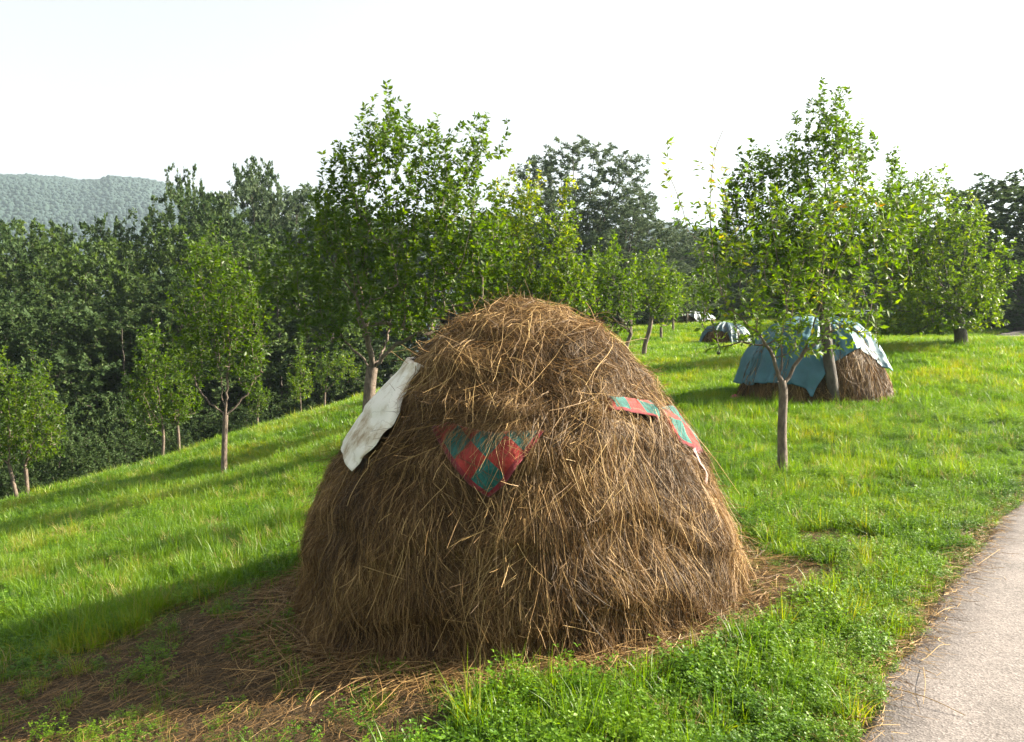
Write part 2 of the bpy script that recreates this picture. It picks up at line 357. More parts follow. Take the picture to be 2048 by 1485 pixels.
scatter('hill_forest', np.c_[hr * np.sin(ha), hr * np.cos(ha), hz + s * 0.5], np.c_[np.zeros(n), np.zeros(n), R.uniform(0, 6.28, n)], np.c_[s, s, s * R.uniform(0.9, 1.4, n)], R.integers(0, 4, n), hprot, 'dense green wood covering the far hazy hill', 'forest')

# ---------------------------------------------------------------- grass
def blades(n, rad, h0, h1, wid, lean, seed, mat, segs=3, tint=(0.2, 0.8)):
    r = np.random.default_rng(seed); V = []; Fa = []; T = []
    ang = r.uniform(0, 6.283, n); rr_ = rad * np.sqrt(r.random(n)); bx = rr_ * np.cos(ang); by = rr_ * np.sin(ang)
    la = ang + r.normal(0, 1.1, n); ln = np.abs(r.normal(0, lean, n)) + 0.05; h = r.uniform(h0, h1, n); wd = wid * r.uniform(0.6, 1.3, n); fa = la + 1.57 + r.normal(0, 0.7, n); tn = r.uniform(*tint, n)
    for k in range(n):
        base = len(V)
        for s_ in range(segs + 1):
            u = s_ / segs; hh = h[k] * (u - 0.35 * ln[k] * u * u); off = h[k] * ln[k] * u ** 1.8; ww = wd[k] * (1 - u) ** 0.7 * 0.5
            cx = bx[k] + off * math.cos(la[k]); cy_ = by[k] + off * math.sin(la[k])
            if s_ < segs:
                V += [(cx - ww * math.cos(fa[k]), cy_ - ww * math.sin(fa[k]), hh), (cx + ww * math.cos(fa[k]), cy_ + ww * math.sin(fa[k]), hh)]; T += [tn[k]] * 2
            else:
                V.append((cx, cy_, hh)); T.append(tn[k])
        for s_ in range(segs - 1):
            a = base + 2 * s_; Fa += [(a, a + 1, a + 3), (a, a + 3, a + 2)]
        a = base + 2 * (segs - 1); Fa.append((a, a + 1, a + 2))
    return mesh_from('grass_tuft', V, Fa, mat, {'tint': T})

def clover(nst, rad, h0, h1, seed, lf=0.017):
    r = np.random.default_rng(seed); V = []; Fa = []; T = []
    for k in range(nst):
        a = r.uniform(0, 6.283); q = rad * math.sqrt(r.random()); b = np.array([q * math.cos(a), q * math.sin(a), 0.0]); h = r.uniform(h0, h1)
        la = a + r.normal(0, 0.8); ln = abs(r.normal(0, 0.35)); tipv = b + np.array([math.cos(la) * ln * h, math.sin(la) * ln * h, h])
        side = np.array([-math.sin(la), math.cos(la), 0]) * 0.0012; i0 = len(V); V += [b - side, b + side, tipv]; Fa.append((i0, i0 + 1, i0 + 2)); T += [0.3] * 3
        nl = r.integers(4, 8)
        for j in range(nl):
            u = 1 - 0.75 * j / nl; c = b + (tipv - b) * u + np.append(r.normal(0, 0.010, 2), 0)
            az0 = r.uniform(0, 6.283); tl = r.uniform(0.2, 0.95) * (0.65 + 0.35 * u)
            for m in range(3):
                az_ = az0 + m * 2.094 + r.normal(0, 0.2); pit = r.uniform(-0.25, 0.8); ll = lf * r.uniform(0.7, 1.35)
                d = np.array([math.cos(az_) * math.cos(pit), math.sin(az_) * math.cos(pit), math.sin(pit)]); sd = np.array([-math.sin(az_), math.cos(az_), r.normal(0, 0.3)]); sd /= np.linalg.norm(sd)
                i0 = len(V); w_ = ll * 0.33; tip = c + d * ll - np.array([0, 0, ll * 0.12])
                V += [c, c + d * ll * 0.6 + sd * w_, tip, c + d * ll * 0.6 - sd * w_]; Fa += [(i0, i0 + 1, i0 + 2), (i0, i0 + 2, i0 + 3)]; T += [tl] * 4
    return mesh_from('clover_tuft', V, Fa, M_CLOVER, {'tint': T})

def slope_pts(x, y): return np.c_[x, y, ground(x, y)]

# keep-out and density helpers
def off_road(x, y, m=0.0):
    ins = in_poly(x, y, ROAD_POLY); d = seg_dist(x, y, np.vstack([ROAD_POLY, ROAD_POLY[:1]])); return np.where(ins, d, -d) < m
def frustum(x, y, marg=0.06, extra=1.5):
    return (np.abs(x) < y * (1024 / F + marg) + extra) & (y > 1.5)

def ring(dens, y0, y1):
    xm = y1 * 0.70 + 1.6; n_ = int(dens * 2 * xm * (y1 - y0)); x = R.uniform(-xm, xm, n_); y = R.uniform(y0, y1, n_)
    k = frustum(x, y); x, y = x[k], y[k]; k = ~in_poly(x, y, WOODP) | (R.random(len(x)) < 0.05); return x[k], y[k]

gr_protos = [blades(46, 0.07, 0.05, 0.13, 0.0045, 0.5, 1, M_GRASS), blades(40, 0.08, 0.07, 0.17, 0.005, 0.6, 2, M_GRASS), blades(36, 0.09, 0.05, 0.11, 0.006, 0.8, 3, M_GRASS),
             blades(26, 0.05, 0.12, 0.26, 0.005, 0.55, 4, M_GRASS, tint=(0.4, 0.95)), blades(30, 0.07, 0.06, 0.16, 0.003, 0.7, 5, M_DRYGRASS)]
cl_protos = [clover(18, 0.08, 0.03, 0.08, 11, 0.012), clover(22, 0.09, 0.04, 0.10, 12, 0.012), clover(16, 0.07, 0.02, 0.06, 13, 0.011), clover(20, 0.08, 0.05, 0.13, 14, 0.013), clover(14, 0.06, 0.06, 0.15, 15, 0.015)]
PX, PY = [], []
for dens, y0, y1 in ((330, 2.0, 5.0), (240, 5.0, 8.5), (130, 8.5, 14.0), (65, 14.0, 22.0)):
    a, b = ring(dens, y0, y1); PX.append(a); PY.append(b)
x = np.concatenate(PX); y = np.concatenate(PY)
k = off_road(x, y, 0.04) & (np.hypot(x - SC[0], y - SC[1]) > 1.42); x, y = x[k], y[k]
bm_ = bare_mask(x, y); sp = noise2(x, y, 1.6, 41) + 0.6 * noise2(x, y, 4.5, 42)
keep = R.random(len(x)) < np.where(bm_ > 0.5, np.where(sp > 0.42, 0.5, 0.12), 1.0 - 0.7 * bm_)
rde = -np.where(in_poly(x, y, ROAD_POLY), 1, -1) * 0
x, y, bm_, sp = x[keep], y[keep], bm_[keep], sp[keep]
nearroad = np.exp(-seg_dist(x, y, ROAD_C) / 1.6)
pcl = np.clip(0.22 + 0.35 * noise2(x, y, 0.8, 43) + 0.50 * nearroad + 0.30 * (bm_ > 0.4), 0.05, 0.93) * np.clip(1.6 - y / 16, 0.45, 1)
iscl = R.random(len(x)) < pcl
def lay(nm, x, y, protos, pick, s0, s1, label, cat, hz=1.0):
    n = len(x); s_ = R.uniform(s0, s1, n) * (1 + 0.34 * noise2(x, y, 1.3, 44) + 0.28 * noise2(x, y, 4.2, 45)) * np.where(bare_mask(x, y) > 0.5, 0.7, 1.0) * (1 - 0.35 * np.exp(-seg_dist(x, y, ROAD_C) / 0.25))
    far = 1 + np.clip((y - 9) / 20, 0, 0.6)
    z = ground(x, y) + 0.035 * noise2(x, y, 1.1, 11) * np.clip(seg_dist(x, y, ROAD_C) - 0.5, 0, 1)
    scatter(nm, np.c_[x, y, z - 0.006], np.c_[R.normal(0, 0.10, n), R.normal(0, 0.10, n), R.uniform(0, 6.28, n)], np.c_[s_ * far, s_ * far, s_ * hz], pick, protos, label, cat)
xg, yg = x[~iscl], y[~iscl]; pk = R.choice(5, len(xg), p=[0.33, 0.26, 0.29, 0.05, 0.07])
lay('meadow_grass', xg, yg, gr_protos, pk, 0.75, 1.25, 'bright green meadow grass covering the slope', 'grass')
xc, yc = x[iscl], y[iscl]; lay('clover', xc, yc, cl_protos, R.choice(5, len(xc), p=[.28, .28, .24, .14, .06]), 0.75, 1.3, 'low leafy clover growing among the grass', 'clover')
# farther sward
far_protos = [blades(150, 0.34, 0.06, 0.15, 0.014, 0.6, 21, M_GRASS, 2), blades(150, 0.36, 0.05, 0.13, 0.016, 0.8, 22, M_GRASS, 2), blades(120, 0.34, 0.08, 0.2, 0.012, 0.7, 23, M_GRASS, 2, (0.4, 1.0))]
fx, fy = [], []
for dens, y0, y1 in ((10, 13, 26), (7, 26, 40), (4, 40, 62)):
    a, b = ring(dens, y0, y1); fx.append(a); fy.append(b)
x = np.concatenate(fx); y = np.concatenate(fy); k = off_road(x, y, -0.35); x, y = x[k], y[k]; n = len(x)
s_ = R.uniform(0.8, 1.3, n) * (1 + np.clip((y - 25) / 50, 0, 0.5))
scatter('far_meadow_grass', np.c_[x, y, ground(x, y) - 0.01], np.c_[R.normal(0, 0.05, n), R.normal(0, 0.05, n), R.uniform(0, 6.28, n)], np.c_[s_, s_, s_ * 0.95], R.choice(3, n, p=[0.45, 0.4, 0.15]), far_protos, 'sunlit green grass further up the meadow', 'grass')

# ---------------------------------------------------------------- ribbons (hay)
def ribbons(C, W, Nrm, tint, roll=None):
    """C (n,k,3) centre lines, W (n,) widths, Nrm (n,k,3) facing"""
    n, k, _ = C.shape; T = np.gradient(C, axis=1); T /= np.linalg.norm(T, axis=2, keepdims=True) + 1e-9
    S = np.cross(T, Nrm); S /= np.linalg.norm(S, axis=2, keepdims=True) + 1e-9
    if roll is not None:
        Bn = np.cross(S, T); S = S * np.cos(roll)[:, None, None] + Bn * np.sin(roll)[:, None, None]
    tap = np.linspace(1, 0.55, k)[None, :, None]
    A = C - S * W[:, None, None] * 0.5 * tap; B = C + S * W[:, None, None] * 0.5 * tap
    V = np.stack([A, B], 2).reshape(-1, 3)
    base = (np.arange(n) * 2 * k)[:, None] + (np.arange(k - 1) * 2)[None, :]
    Fa = np.stack([base, base + 1, base + 3, base + 2], -1).reshape(-1, 4)
    return V, Fa, np.repeat(tint, 2 * k)

class Stack:
    """a heap of hay: surface of revolution with lumps; theta 0 faces the camera, positive to the right"""
    def __init__(s, c, prof, seed, lump=0.035):
        s.c = np.array(c, float); s.prof = np.array(prof, float); s.seed = seed; s.lump = lump
        d = np.r_[0, np.cumsum(np.hypot(*np.diff(s.prof, axis=0).T))]; s.len = d[-1]; s.d = d
    shelf = 0.0
    def rz(s, u):
        return np.interp(u, s.d, s.prof[:, 1]), np.interp(u, s.d, s.prof[:, 0])
    def pos(s, th, u, off=0.0):
        e = 0.03
        z, r = s.rz(u)
        z2, r2 = s.rz(np.clip(u + e, 0, s.len)); z1, r1 = s.rz(np.clip(u - e, 0, s.len))
        dz, dr = z2 - z1, r2 - r1; q = np.hypot(dz, dr) + 1e-9; nr_, nz_ = -dz / q, dr / q
        N3 = np.stack([nr_ * np.sin(th), -nr_ * np.cos(th), nz_], -1)
        P3 = np.stack([s.c[0] + r * np.sin(th), s.c[1] - r * np.cos(th), s.c[2] + z], -1)
        sh = P3.shape; f = P3.reshape(-1, 3)
        lp = vnoise(f * 2.1, s.seed) * 1.2 + vnoise(f * 5.2, s.seed + 1) * 0.6 + vnoise(f * 12.0, s.seed + 2) * 0.35
        if s.shelf:                        # armfuls laid one over the other: each layer swells, then drops back
            ph = u * 2.6 + np.reshape(0.9 * vnoise(f * [1.6, 1.6, 0.4], s.seed + 21) + 0.3 * vnoise(f * 4.5, s.seed + 22), sh[:-1]); fr_ = ph - np.floor(ph)
            off = off + s.shelf * (np.where(fr_ < 0.86, fr_ / 0.86, (1 - fr_) / 0.14) - 0.5)
        P3 = P3 + N3 * (np.reshape(lp, sh[:-1]) * s.lump + off)[..., None]
        return P3, N3
    def pick(s, px, py):
        d = ray(px, py); Yc = s.c[1]; t = np.linspace(Yc - 3, Yc + 1.5, 1500) / d[1]; P3 = EYEP + d * t[:, None]
        z = P3[:, 2] - s.c[2]; zz = s.prof[::-1, 1]; r = np.interp(z, zz, s.prof[::-1, 0]); rad = np.hypot(P3[:, 0] - s.c[0], P3[:, 1] - s.c[1]) - r
        hit = np.argmax(rad < 0) if (rad < 0).any() else np.argmin(rad)
        th = math.atan2(P3[hit, 0] - s.c[0], -(P3[hit, 1] - s.c[1])); u = np.interp(-z[hit], -s.prof[:, 1], s.d)
        return np.array([th, u])
    def core(s, name, mat, parent, nt=96, nu=60):
        th = np.linspace(0, 2 * math.pi, nt, endpoint=False); u = np.linspace(0.0, s.len, nu); TH, U = np.meshgrid(th, u)
        P3, _ = s.pos(TH, U, -0.035); V = P3.reshape(-1, 3)
        i = np.arange(nt)[None, :] + np.arange(nu - 1)[:, None] * nt; j = (np.arange(nt) + 1) % nt + np.arange(nu - 1)[:, None] * nt
        Fa = np.stack([i, i + nt, j + nt, j], -1).reshape(-1, 4)
        return obj(name, mesh_from(name, V, Fa, mat, {'tint': 0.22 + 0.18 * vnoise(V * 14, 77)}, True), parent)
    def strands(s, n, k, l0, l1, w0, w1, tint, sig, seed, lift=0.03, stick=0.02, excl=(), pdrop=0.94, umin=0.02, thr=None, cur=0.5, umax=None):
        r = np.random.default_rng(seed)
        # area-weighted roots
        uu = np.linspace(umin, umax or s.len, 400); rad = s.rz(uu)[1] + 0.06; cdf = np.cumsum(rad); cdf /= cdf[-1]
        u0 = np.interp(r.random(n), cdf, uu); th0 = r.uniform(-math.pi, math.pi, n) if thr is None else r.uniform(thr[0], thr[1], n)
        ln = r.uniform(l0, l1, n) * r.uniform(0.6, 1.2, n); topness = np.clip(1 - u0 / 0.6, 0, 1)
        # neighbouring strands lie in locks: share part of their lean
        lock = 0.55 * vnoise(np.c_[th0 * 3.2, u0 * 2.6, np.zeros(n)], s.seed + 5) + 0.35 * vnoise(np.c_[th0 * 9, u0 * 5, np.zeros(n)], s.seed + 6)
        a = r.normal(0, 1, n) * (sig * np.clip(1.15 - 0.38 * u0, 0.55, 1.0) + 0.9 * topness) + lock
        stp = np.linspace(0, 1, k)[None, :]; curl = r.normal(0, cur, n)
        ang = a[:, None] + curl[:, None] * stp
        du = np.cos(ang) * ln[:, None] / (k - 1); dt = np.sin(ang) * ln[:, None] / (k - 1)
        U = u0[:, None] + np.cumsum(np.c_[np.zeros(n), du[:, 1:]], 1); U = np.clip(U, 0.0, s.len)
        rr_ = np.maximum(s.rz(U)[1], 0.10); TH = th0[:, None] + np.cumsum(np.c_[np.zeros(n), (dt / rr_)[:, 1:]], 1)
        kill = np.zeros(n, bool)
        for pg in excl:
            ins = in_poly(TH.ravel(), U.ravel(), pg).reshape(TH.shape).any(1); kill |= ins
        keep = ~kill | (r.random(n) > pdrop)
        base = r.uniform(-0.02, lift, n); st = np.where(r.random(n) < stick, r.uniform(0.03, 0.16, n), r.uniform(-0.015, 0.02, n))
        bow = r.uniform(0, 0.012, n)
        off = base[:, None] + st[:, None] * stp ** 1.5 + bow[:, None] * np.sin(np.pi * stp)
        if not excl: off = np.where(n < 1000, np.maximum(off, 0.034), off)
        off = np.where(kill[:, None], np.maximum(off, 0.035), off)
        P3, N3 = s.pos(TH[keep], U[keep], off[keep]); nk = keep.sum()
        P3 = P3 + r.normal(0, 0.0022, P3.shape)
        W = r.uniform(w0, w1, nk); tn = np.clip(r.beta(1.6, 2.2, nk) * (tint[1] - tint[0]) + tint[0] + 0.24 * vnoise(P3[:, 0] * 3.5, s.seed + 8) + 0.10 * vnoise(P3[:, 0] * 11.0, s.seed + 9), 0, 1)
        return P3, W, N3, tn, r.normal(0, 0.8, nk)

# the big stack
PROF = np.array([(0.0,1.735),(0.10,1.725),(0.20,1.695),(0.335,1.63),(0.47,1.55),(0.58,1.475),(0.742,1.29),(0.92,1.10),(1.024,0.95),(1.19,0.65),(1.268,0.475),(1.335,0.275),(1.365,0.06),(1.385,-0.08),(1.45,-0.22),(1.58,-0.38)])
BIG = Stack((SC[0], SC[1], 0.0), PROF, 3, 0.034); BIG.shelf = 0.038
def upoly(st, pxs): return np.array([st.pick(*p) for p in pxs])
EX_FRONT = upoly(BIG, [(850,852),(892,842),(940,858),(985,872),(1030,872),(1086,868),(1066,925),(1030,985),(1000,1020),(970,1022),(935,990),(890,925)])
EX_WHITE = upoly(BIG, [(806,742),(846,742),(815,790),(800,838),(770,892),(722,944),(702,905)]); 
EX_WHITE = np.vstack([EX_WHITE, [EX_WHITE[-1] + (-0.5, -0.05)], [EX_WHITE[0] + (-0.55, 0.0)]])
EX_R1 = upoly(BIG, [(1210,800),(1250,796),(1290,802),(1304,836),(1270,838),(1212,836)])
EX_R2 = upoly(BIG, [(1318,790),(1345,800),(1372,848),(1396,908),(1362,896),(1336,872),(1318,836)])
EX_R2 = np.vstack([EX_R2[0], EX_R2[0] + (0.25, 0.0), EX_R2[3] + (0.2, 0.02), EX_R2[3:]])
EX_STRIP = upoly(BIG, [(1368,905),(1382,900),(1400,950),(1410,985),(1400,988),(1388,950)])
hay = obj('haystack', None, None, (SC[0], SC[1], -0.1)); INV = Vector((-SC[0], -SC[1], 0.1))
tag(hay, 'big brown haystack with blankets tucked into it in the foreground', 'haystack', 'haystacks in the orchard')
def under(o, root):      # keep world placement of a part whose mesh is in world coordinates
    o.parent = root; o.location = -Vector(root.location); return o
under(BIG.core('hay_core', M_HAY, hay), hay)
def ragged(pg, amp, seed):
    n_ = 8; P_ = np.vstack([pg + (np.roll(pg, -1, 0) - pg) * (q / n_) for q in range(n_)]).reshape(n_, -1, 2).transpose(1, 0, 2).reshape(-1, 2); c_ = P_.mean(0)
    return c_ + (P_ - c_) * (1 - amp * (0.4 + np.random.default_rng(seed).random((len(P_), 1))))
EXALL = [ragged(EX_FRONT, 0.30, 1), ragged(EX_WHITE, 0.06, 2), ragged(EX_R1, 0.25, 3), ragged(EX_R2, 0.15, 4), EX_STRIP]
acc = []
TH_VIS = (-2.2, 2.2)
acc.append(BIG.strands(46000, 5, 0.06, 0.26, 0.0016, 0.0032, (0.0, 0.7), 1.0, 101, 0.030, 0.03, EXALL, 0.90, thr=TH_VIS))
acc.append(BIG.strands(16000, 6, 0.14, 0.50, 0.0018, 0.0034, (0.08, 0.95), 0.55, 102, 0.045, 0.04, EXALL, 0.96, thr=TH_VIS, cur=0.3))
acc.append(BIG.strands(7000, 4, 0.06, 0.40, 0.0020, 0.0040, (0.45, 1.0), 0.7, 103, 0.055, 0.06, EXALL, 0.97, thr=TH_VIS, cur=0.10))
acc.append(BIG.strands(9000, 3, 0.04, 0.14, 0.0020, 0.0036, (0.2, 1.0), 1.3, 105, 0.060, 0.10, EXALL, 0.97, thr=TH_VIS, cur=0.1))
acc.append(BIG.strands(26000, 4, 0.04, 0.13, 0.0018, 0.0034, (0.05, 0.9), 0.55, 106, 0.022, 0.02, [EX_FRONT * 1.0, EX_WHITE, EX_R1, EX_R2], 0.98, thr=(-1.9, 1.9), cur=0.2))
tf = EX_FRONT[:6].mean(0)
acc.append(BIG.strands(420, 5, 0.06, 0.24, 0.0016, 0.0030, (0.05, 0.8), 0.8, 107, 0.050, 0.02, thr=(EX_FRONT[1, 0], EX_FRONT[5, 0]), umin=tf[1] - 0.13, umax=tf[1] + 0.01, cur=0.3))
acc.append(BIG.strands(46, 5, 0.10, 0.30, 0.0018, 0.0030, (0.4, 1.0), 0.45, 108, 0.060, 0.02, thr=(EX_FRONT[1, 0], EX_FRONT[5, 0]), umin=tf[1] - 0.05, umax=tf[1] + 0.10, cur=0.2))
acc.append(BIG.strands(9000, 4, 0.2, 0.5, 0.004, 0.008, (0.0, 0.8), 0.5, 104, 0.03, 0.02, thr=(2.2, 4.08)))
V, Fa, T = [], [], []; n0 = 0
for a in acc:
    v, f, t = ribbons(*a); V.append(v); Fa.append(f + n0); T.append(t); n0 += len(v)
o = under(obj('hay_strands', mesh_from('hay_strands', np.vstack(V), np.vstack(Fa), M_HAY, {'tint': np.concatenate(T)})), hay); tag(o, kind='stuff')
# single thick stalks that stand out
def stalk_mesh(path, r0, r1, tint):
    Vv, Ff = tube(path, np.linspace(r0, r1, len(path)), 5); return mesh_from('stalk', Vv, Ff, M_HAY, {'tint': np.full(len(Vv), tint)}, True)
def tube(path, rad, ns, ref=None):
    path = np.asarray(path, float); T_ = np.gradient(path, axis=0); T_ /= np.linalg.norm(T_, axis=1)[:, None] + 1e-9
    a = np.array([0.31, 0.93, 0.2]) if abs(T_[0, 1]) < 0.8 else np.array([0.9, 0.1, 0.3])
    S = np.cross(T_, a); S /= np.linalg.norm(S, axis=1)[:, None] + 1e-9; B = np.cross(T_, S)
    an = np.arange(ns) * 2 * math.pi / ns
    V_ = path[:, None, :] + (S[:, None, :] * np.cos(an)[None, :, None] + B[:, None, :] * np.sin(an)[None, :, None]) * np.asarray(rad)[:, None, None]
    k = len(path); i = np.arange(ns)[None, :] + np.arange(k - 1)[:, None] * ns; j = (np.arange(ns) + 1) % ns + np.arange(k - 1)[:, None] * ns
    return V_.reshape(-1, 3), np.stack([i, j, j + ns, i + ns], -1).reshape(-1, 4)
STK = [((965,638),(950,665),(925,720)),((1012,640),(1005,690),(985,745)),((1000,612),(985,640),(960,650)),((900,590),(880,640),(868,670)),((1120,700),(1085,745),(1040,800)),((905,785),(895,830),(888,860)),
 ((945,690),(930,725),(890,780)),((1062,640),(1055,680),(1050,700)),((1100,1000),(1118,1060),(1130,1140)),((1180,880),(1200,960),(1215,1030)),((1275,930),(1300,990),(1310,1050)),((1230,980),(1260,1040),(1275,1120)),
 ((905,965),(880,990),(848,1030)),((1000,950),(970,1000),(940,1060)),((740,1135),(780,1148),(820,1160)),((1122,1246),(1160,1256),(1190,1264)),((870,1300),(895,1250),(910,1230)),((1090,1180),(1095,1240),(1098,1300)),
 ((1340,1040),(1350,1100),(1378,1180)),((1300,1100),(1330,1170),(1350,1220)),((1240,1150),(1290,1230),(1340,1290)),((1035,1090),(1060,1130),(1100,1170)),((1150,930),(1165,985),(1180,1010)),((760,905),(735,960),(715,1020)),
 ((690,1010),(668,1080),(655,1140)),((850,1040),(820,1110),(800,1170)),((1210,690),(1185,745),(1160,790)),((1290,760),(1310,800),(1322,830)),((1140,615),(1160,650),(1175,690)),((880,720),(915,735),(960,745))]
for q in STK:
    tu = np.array([BIG.pick(*p) for p in q]); tu = bez(tu, 7); P3, _ = BIG.pos(tu[:, 0], tu[:, 1], R.uniform(0.045, 0.06))
    m_ = stalk_mesh(P3, R.uniform(0.0015, 0.0024), 0.0012, R.uniform(0.75, 1.0)); under(obj('stalk', m_), hay)
# stalks that stick out of the outline
for (p0, p1, ex) in (((1190,665),(1172,605),0.10),((1395,880),(1440,960),0.12),((1370,850),(1480,990),0.10),((800,712),(845,725),0.06),((1230,650),(1215,668),0.08)):
    a = BIG.pos(*BIG.pick(*p0), 0.02)[0]; bq = at(p1[0], p1[1], a[1]); mid = (a + bq) / 2 + np.array([0, 0, 0.02])
    under(obj('stalk', stalk_mesh(bez([a, mid, bq], 6), 0.0026, 0.0012, 0.9)), hay)

# ---------------------------------------------------------------- cloths laid on the stack
def cloth(name, st, tu_grid, uv, mat, label, off=0.022, fold=0.008, seed=0, thick=0.004, show=None, cat='blanket', calm=1.0):
    keep_ = (st.lump, st.shelf); st.lump *= calm; st.shelf *= calm
    if show is not None:
        x_, y_ = tu_grid[..., 0], tu_grid[..., 1]; sd_ = np.full(x_.shape, -9.0)
        for sw in (show if isinstance(show, list) else [show]):
            d_ = seg_dist(x_ * 1.1, y_, np.vstack([sw, sw[:1]]) * [1.1, 1]); sd_ = np.maximum(sd_, np.where(in_poly(x_, y_, sw), d_, -d_))
        off = -0.07 + (off + 0.07) * np.clip(sd_ / 0.05 + 1.0, 0, 1)
    P3, N3 = st.pos(tu_grid[..., 0], tu_grid[..., 1], off)
    f = P3.reshape(-1, 3); P3 = P3 + N3 * (fold * (vnoise(f * 9, seed) + 0.5 * vnoise(f * 23, seed + 1))).reshape(P3.shape[:-1])[..., None]
    st.lump, st.shelf = keep_
    a, b_ = P3.shape[:2]; i = np.arange(b_ - 1)[None, :] + np.arange(a - 1)[:, None] * b_
    Fa = np.stack([i, i + b_, i + b_ + 1, i + 1], -1).reshape(-1, 4)
    c = P3.reshape(-1, 3).mean(0); root = Vector(c)
    o = obj(name, mesh_from(name, P3.reshape(-1, 3) - c, Fa, mat, None, True, uv.reshape(-1, 2)), None, root)
    m_ = o.modifiers.new('thickness', 'SOLIDIFY'); m_.thickness = thick; m_.offset = 1
    tag(o, label, cat); return o
def loft(st, A, B, na_, nb, extend=None):
    """grid between polylines A and B given in pixels or (theta,u)"""
    A = bez(A, na_); B = bez(B, na_); t = np.linspace(0, 1, nb)[None, :, None]
    return A[:, None, :] * (1 - t) + B[:, None, :] * t

def fabric(name, build):
    m, N, L, P, O = newmat(name); col = build(N, L); L.new(col, P.inputs['Base Color']); P.inputs['Roughness'].default_value = 0.95; P.inputs['Specular IOR Level'].default_value = 0.1
    P.inputs['Sheen Weight'].default_value = 0.25
    no = nd(N, 'ShaderNodeTexNoise', Scale=220.0, Detail=3.0); tc = N.new('ShaderNodeTexCoord'); L.new(tc.outputs['Object'], no.inputs['Vector'])
    b = nd(N, 'ShaderNodeBump', Strength=0.5, Distance=0.004); L.new(no.outputs['Fac'], b.inputs['Height']); L.new(b.outputs[0], P.inputs['Normal'])
    return m
def patch_build(N, L):
    tc = N.new('ShaderNodeTexCoord'); sp_ = N.new('ShaderNodeSeparateXYZ'); L.new(tc.outputs['UV'], sp_.inputs[0])
    ck = nd(N, 'ShaderNodeTexChecker', Scale=1.0); L.new(tc.outputs['UV'], ck.inputs['Vector'])
    ck.inputs['Color2'].default_value = (0.020, 0.120, 0.105, 1); ck.inputs['Color1'].default_value = (0.30, 0.034, 0.028, 1)
    mn = nd(N, 'ShaderNodeMath', operation='MINIMUM'); L.new(sp_.outputs[0], mn.inputs[0]); L.new(sp_.outputs[1], mn.inputs[1])
    lt = nd(N, 'ShaderNodeMath', operation='LESS_THAN'); lt.inputs[1].default_value = 0.17; L.new(mn.outputs[0], lt.inputs[0])
    mx = N.new('ShaderNodeMix'); mx.data_type = 'RGBA'; L.new(lt.outputs[0], mx.inputs['Factor']); L.new(ck.outputs['Color'], mx.inputs['A']); mx.inputs['B'].default_value = (0.19, 0.022, 0.030, 1)
    no = nd(N, 'ShaderNodeTexNoise', Scale=14.0, Detail=8.0, Roughness=0.7); L.new(tc.outputs['Object'], no.inputs['Vector'])
    r = ramp(N, [(0.32, (0.42, 0.38, 0.36)), (0.68, (1.15, 1.15, 1.15))]); L.new(no.outputs['Fac'], r.inputs[0])
    mu = N.new('ShaderNodeMix'); mu.data_type = 'RGBA'; mu.blend_type = 'MULTIPLY'; mu.inputs['Factor'].default_value = 1.0; L.new(mx.outputs['Result'], mu.inputs['A']); L.new(r.outputs[0], mu.inputs['B'])
    return mu.outputs['Result']
M_PATCH = fabric('patchwork', patch_build)
def sheet_build(N, L):
    tc = N.new('ShaderNodeTexCoord'); no = nd(N, 'ShaderNodeTexNoise', Scale=5.0, Detail=9.0, Roughness=0.62); L.new(tc.outputs['Object'], no.inputs['Vector'])
    r = ramp(N, [(0.36, (0.30, 0.22, 0.13)), (0.44, (0.52, 0.46, 0.36)), (0.54, (0.70, 0.67, 0.60))]); L.new(no.outputs['Fac'], r.inputs[0])
    n3 = nd(N, 'ShaderNodeTexNoise', Scale=7.0, Detail=2.0); L.new(tc.outputs['Object'], n3.inputs['Vector'])
    sb = nd(N, 'ShaderNodeMath', operation='SUBTRACT'); sb.inputs[1].default_value = 0.5; L.new(n3.outputs['Fac'], sb.inputs[0])
    abn = nd(N, 'ShaderNodeMath', operation='ABSOLUTE'); L.new(sb.outputs[0], abn.inputs[0])
    r4 = ramp(N, [(0.0, (0.25, 0.2, 0.15)), (0.012, (1, 1, 1))]); L.new(abn.outputs[0], r4.inputs[0])
    mu = N.new('ShaderNodeMix'); mu.data_type = 'RGBA'; mu.blend_type = 'MULTIPLY'; mu.inputs['Factor'].default_value = 0.4; L.new(r.outputs[0], mu.inputs['A']); L.new(r4.outputs[0], mu.inputs['B'])
    return mu.outputs['Result']
M_SHEET = fabric('stained_sheet', sheet_build)

# corner of the patchwork blanket hanging over the front
SQ = 0.158
c0 = BIG.pick(978, 1012); eL = BIG.pick(860, 852); eR = BIG.pick(1082, 876)
def metric(tu): z_, r_ = BIG.rz(c0[1] - 0.15); return np.array([(tu[0] - c0[0]) * r_, tu[1] - c0[1]])
mL = metric(eL); mR = metric(eR); uL = mL / np.linalg.norm(mL); uR = mR / np.linalg.norm(mR); rC = float(BIG.rz(c0[1] - 0.15)[1])
na_ = 34; q = np.linspace(0, 0.62, na_); A_, B_ = np.meshgrid(q, q, indexing='ij')
rc = 0.05                                                    # rounded corner
ra = np.minimum(A_, B_); sh = np.clip(1 - (A_ + B_) / (2 * rc * 1.6), 0, 1) ** 1.5 * rc
A2 = A_ + sh * 0.55; B2 = B_ + sh * 0.55
G = np.stack([c0[0] + (A2 * uL[0] + B2 * uR[0]) / rC, c0[1] + A2 * uL[1] + B2 * uR[1]], -1)
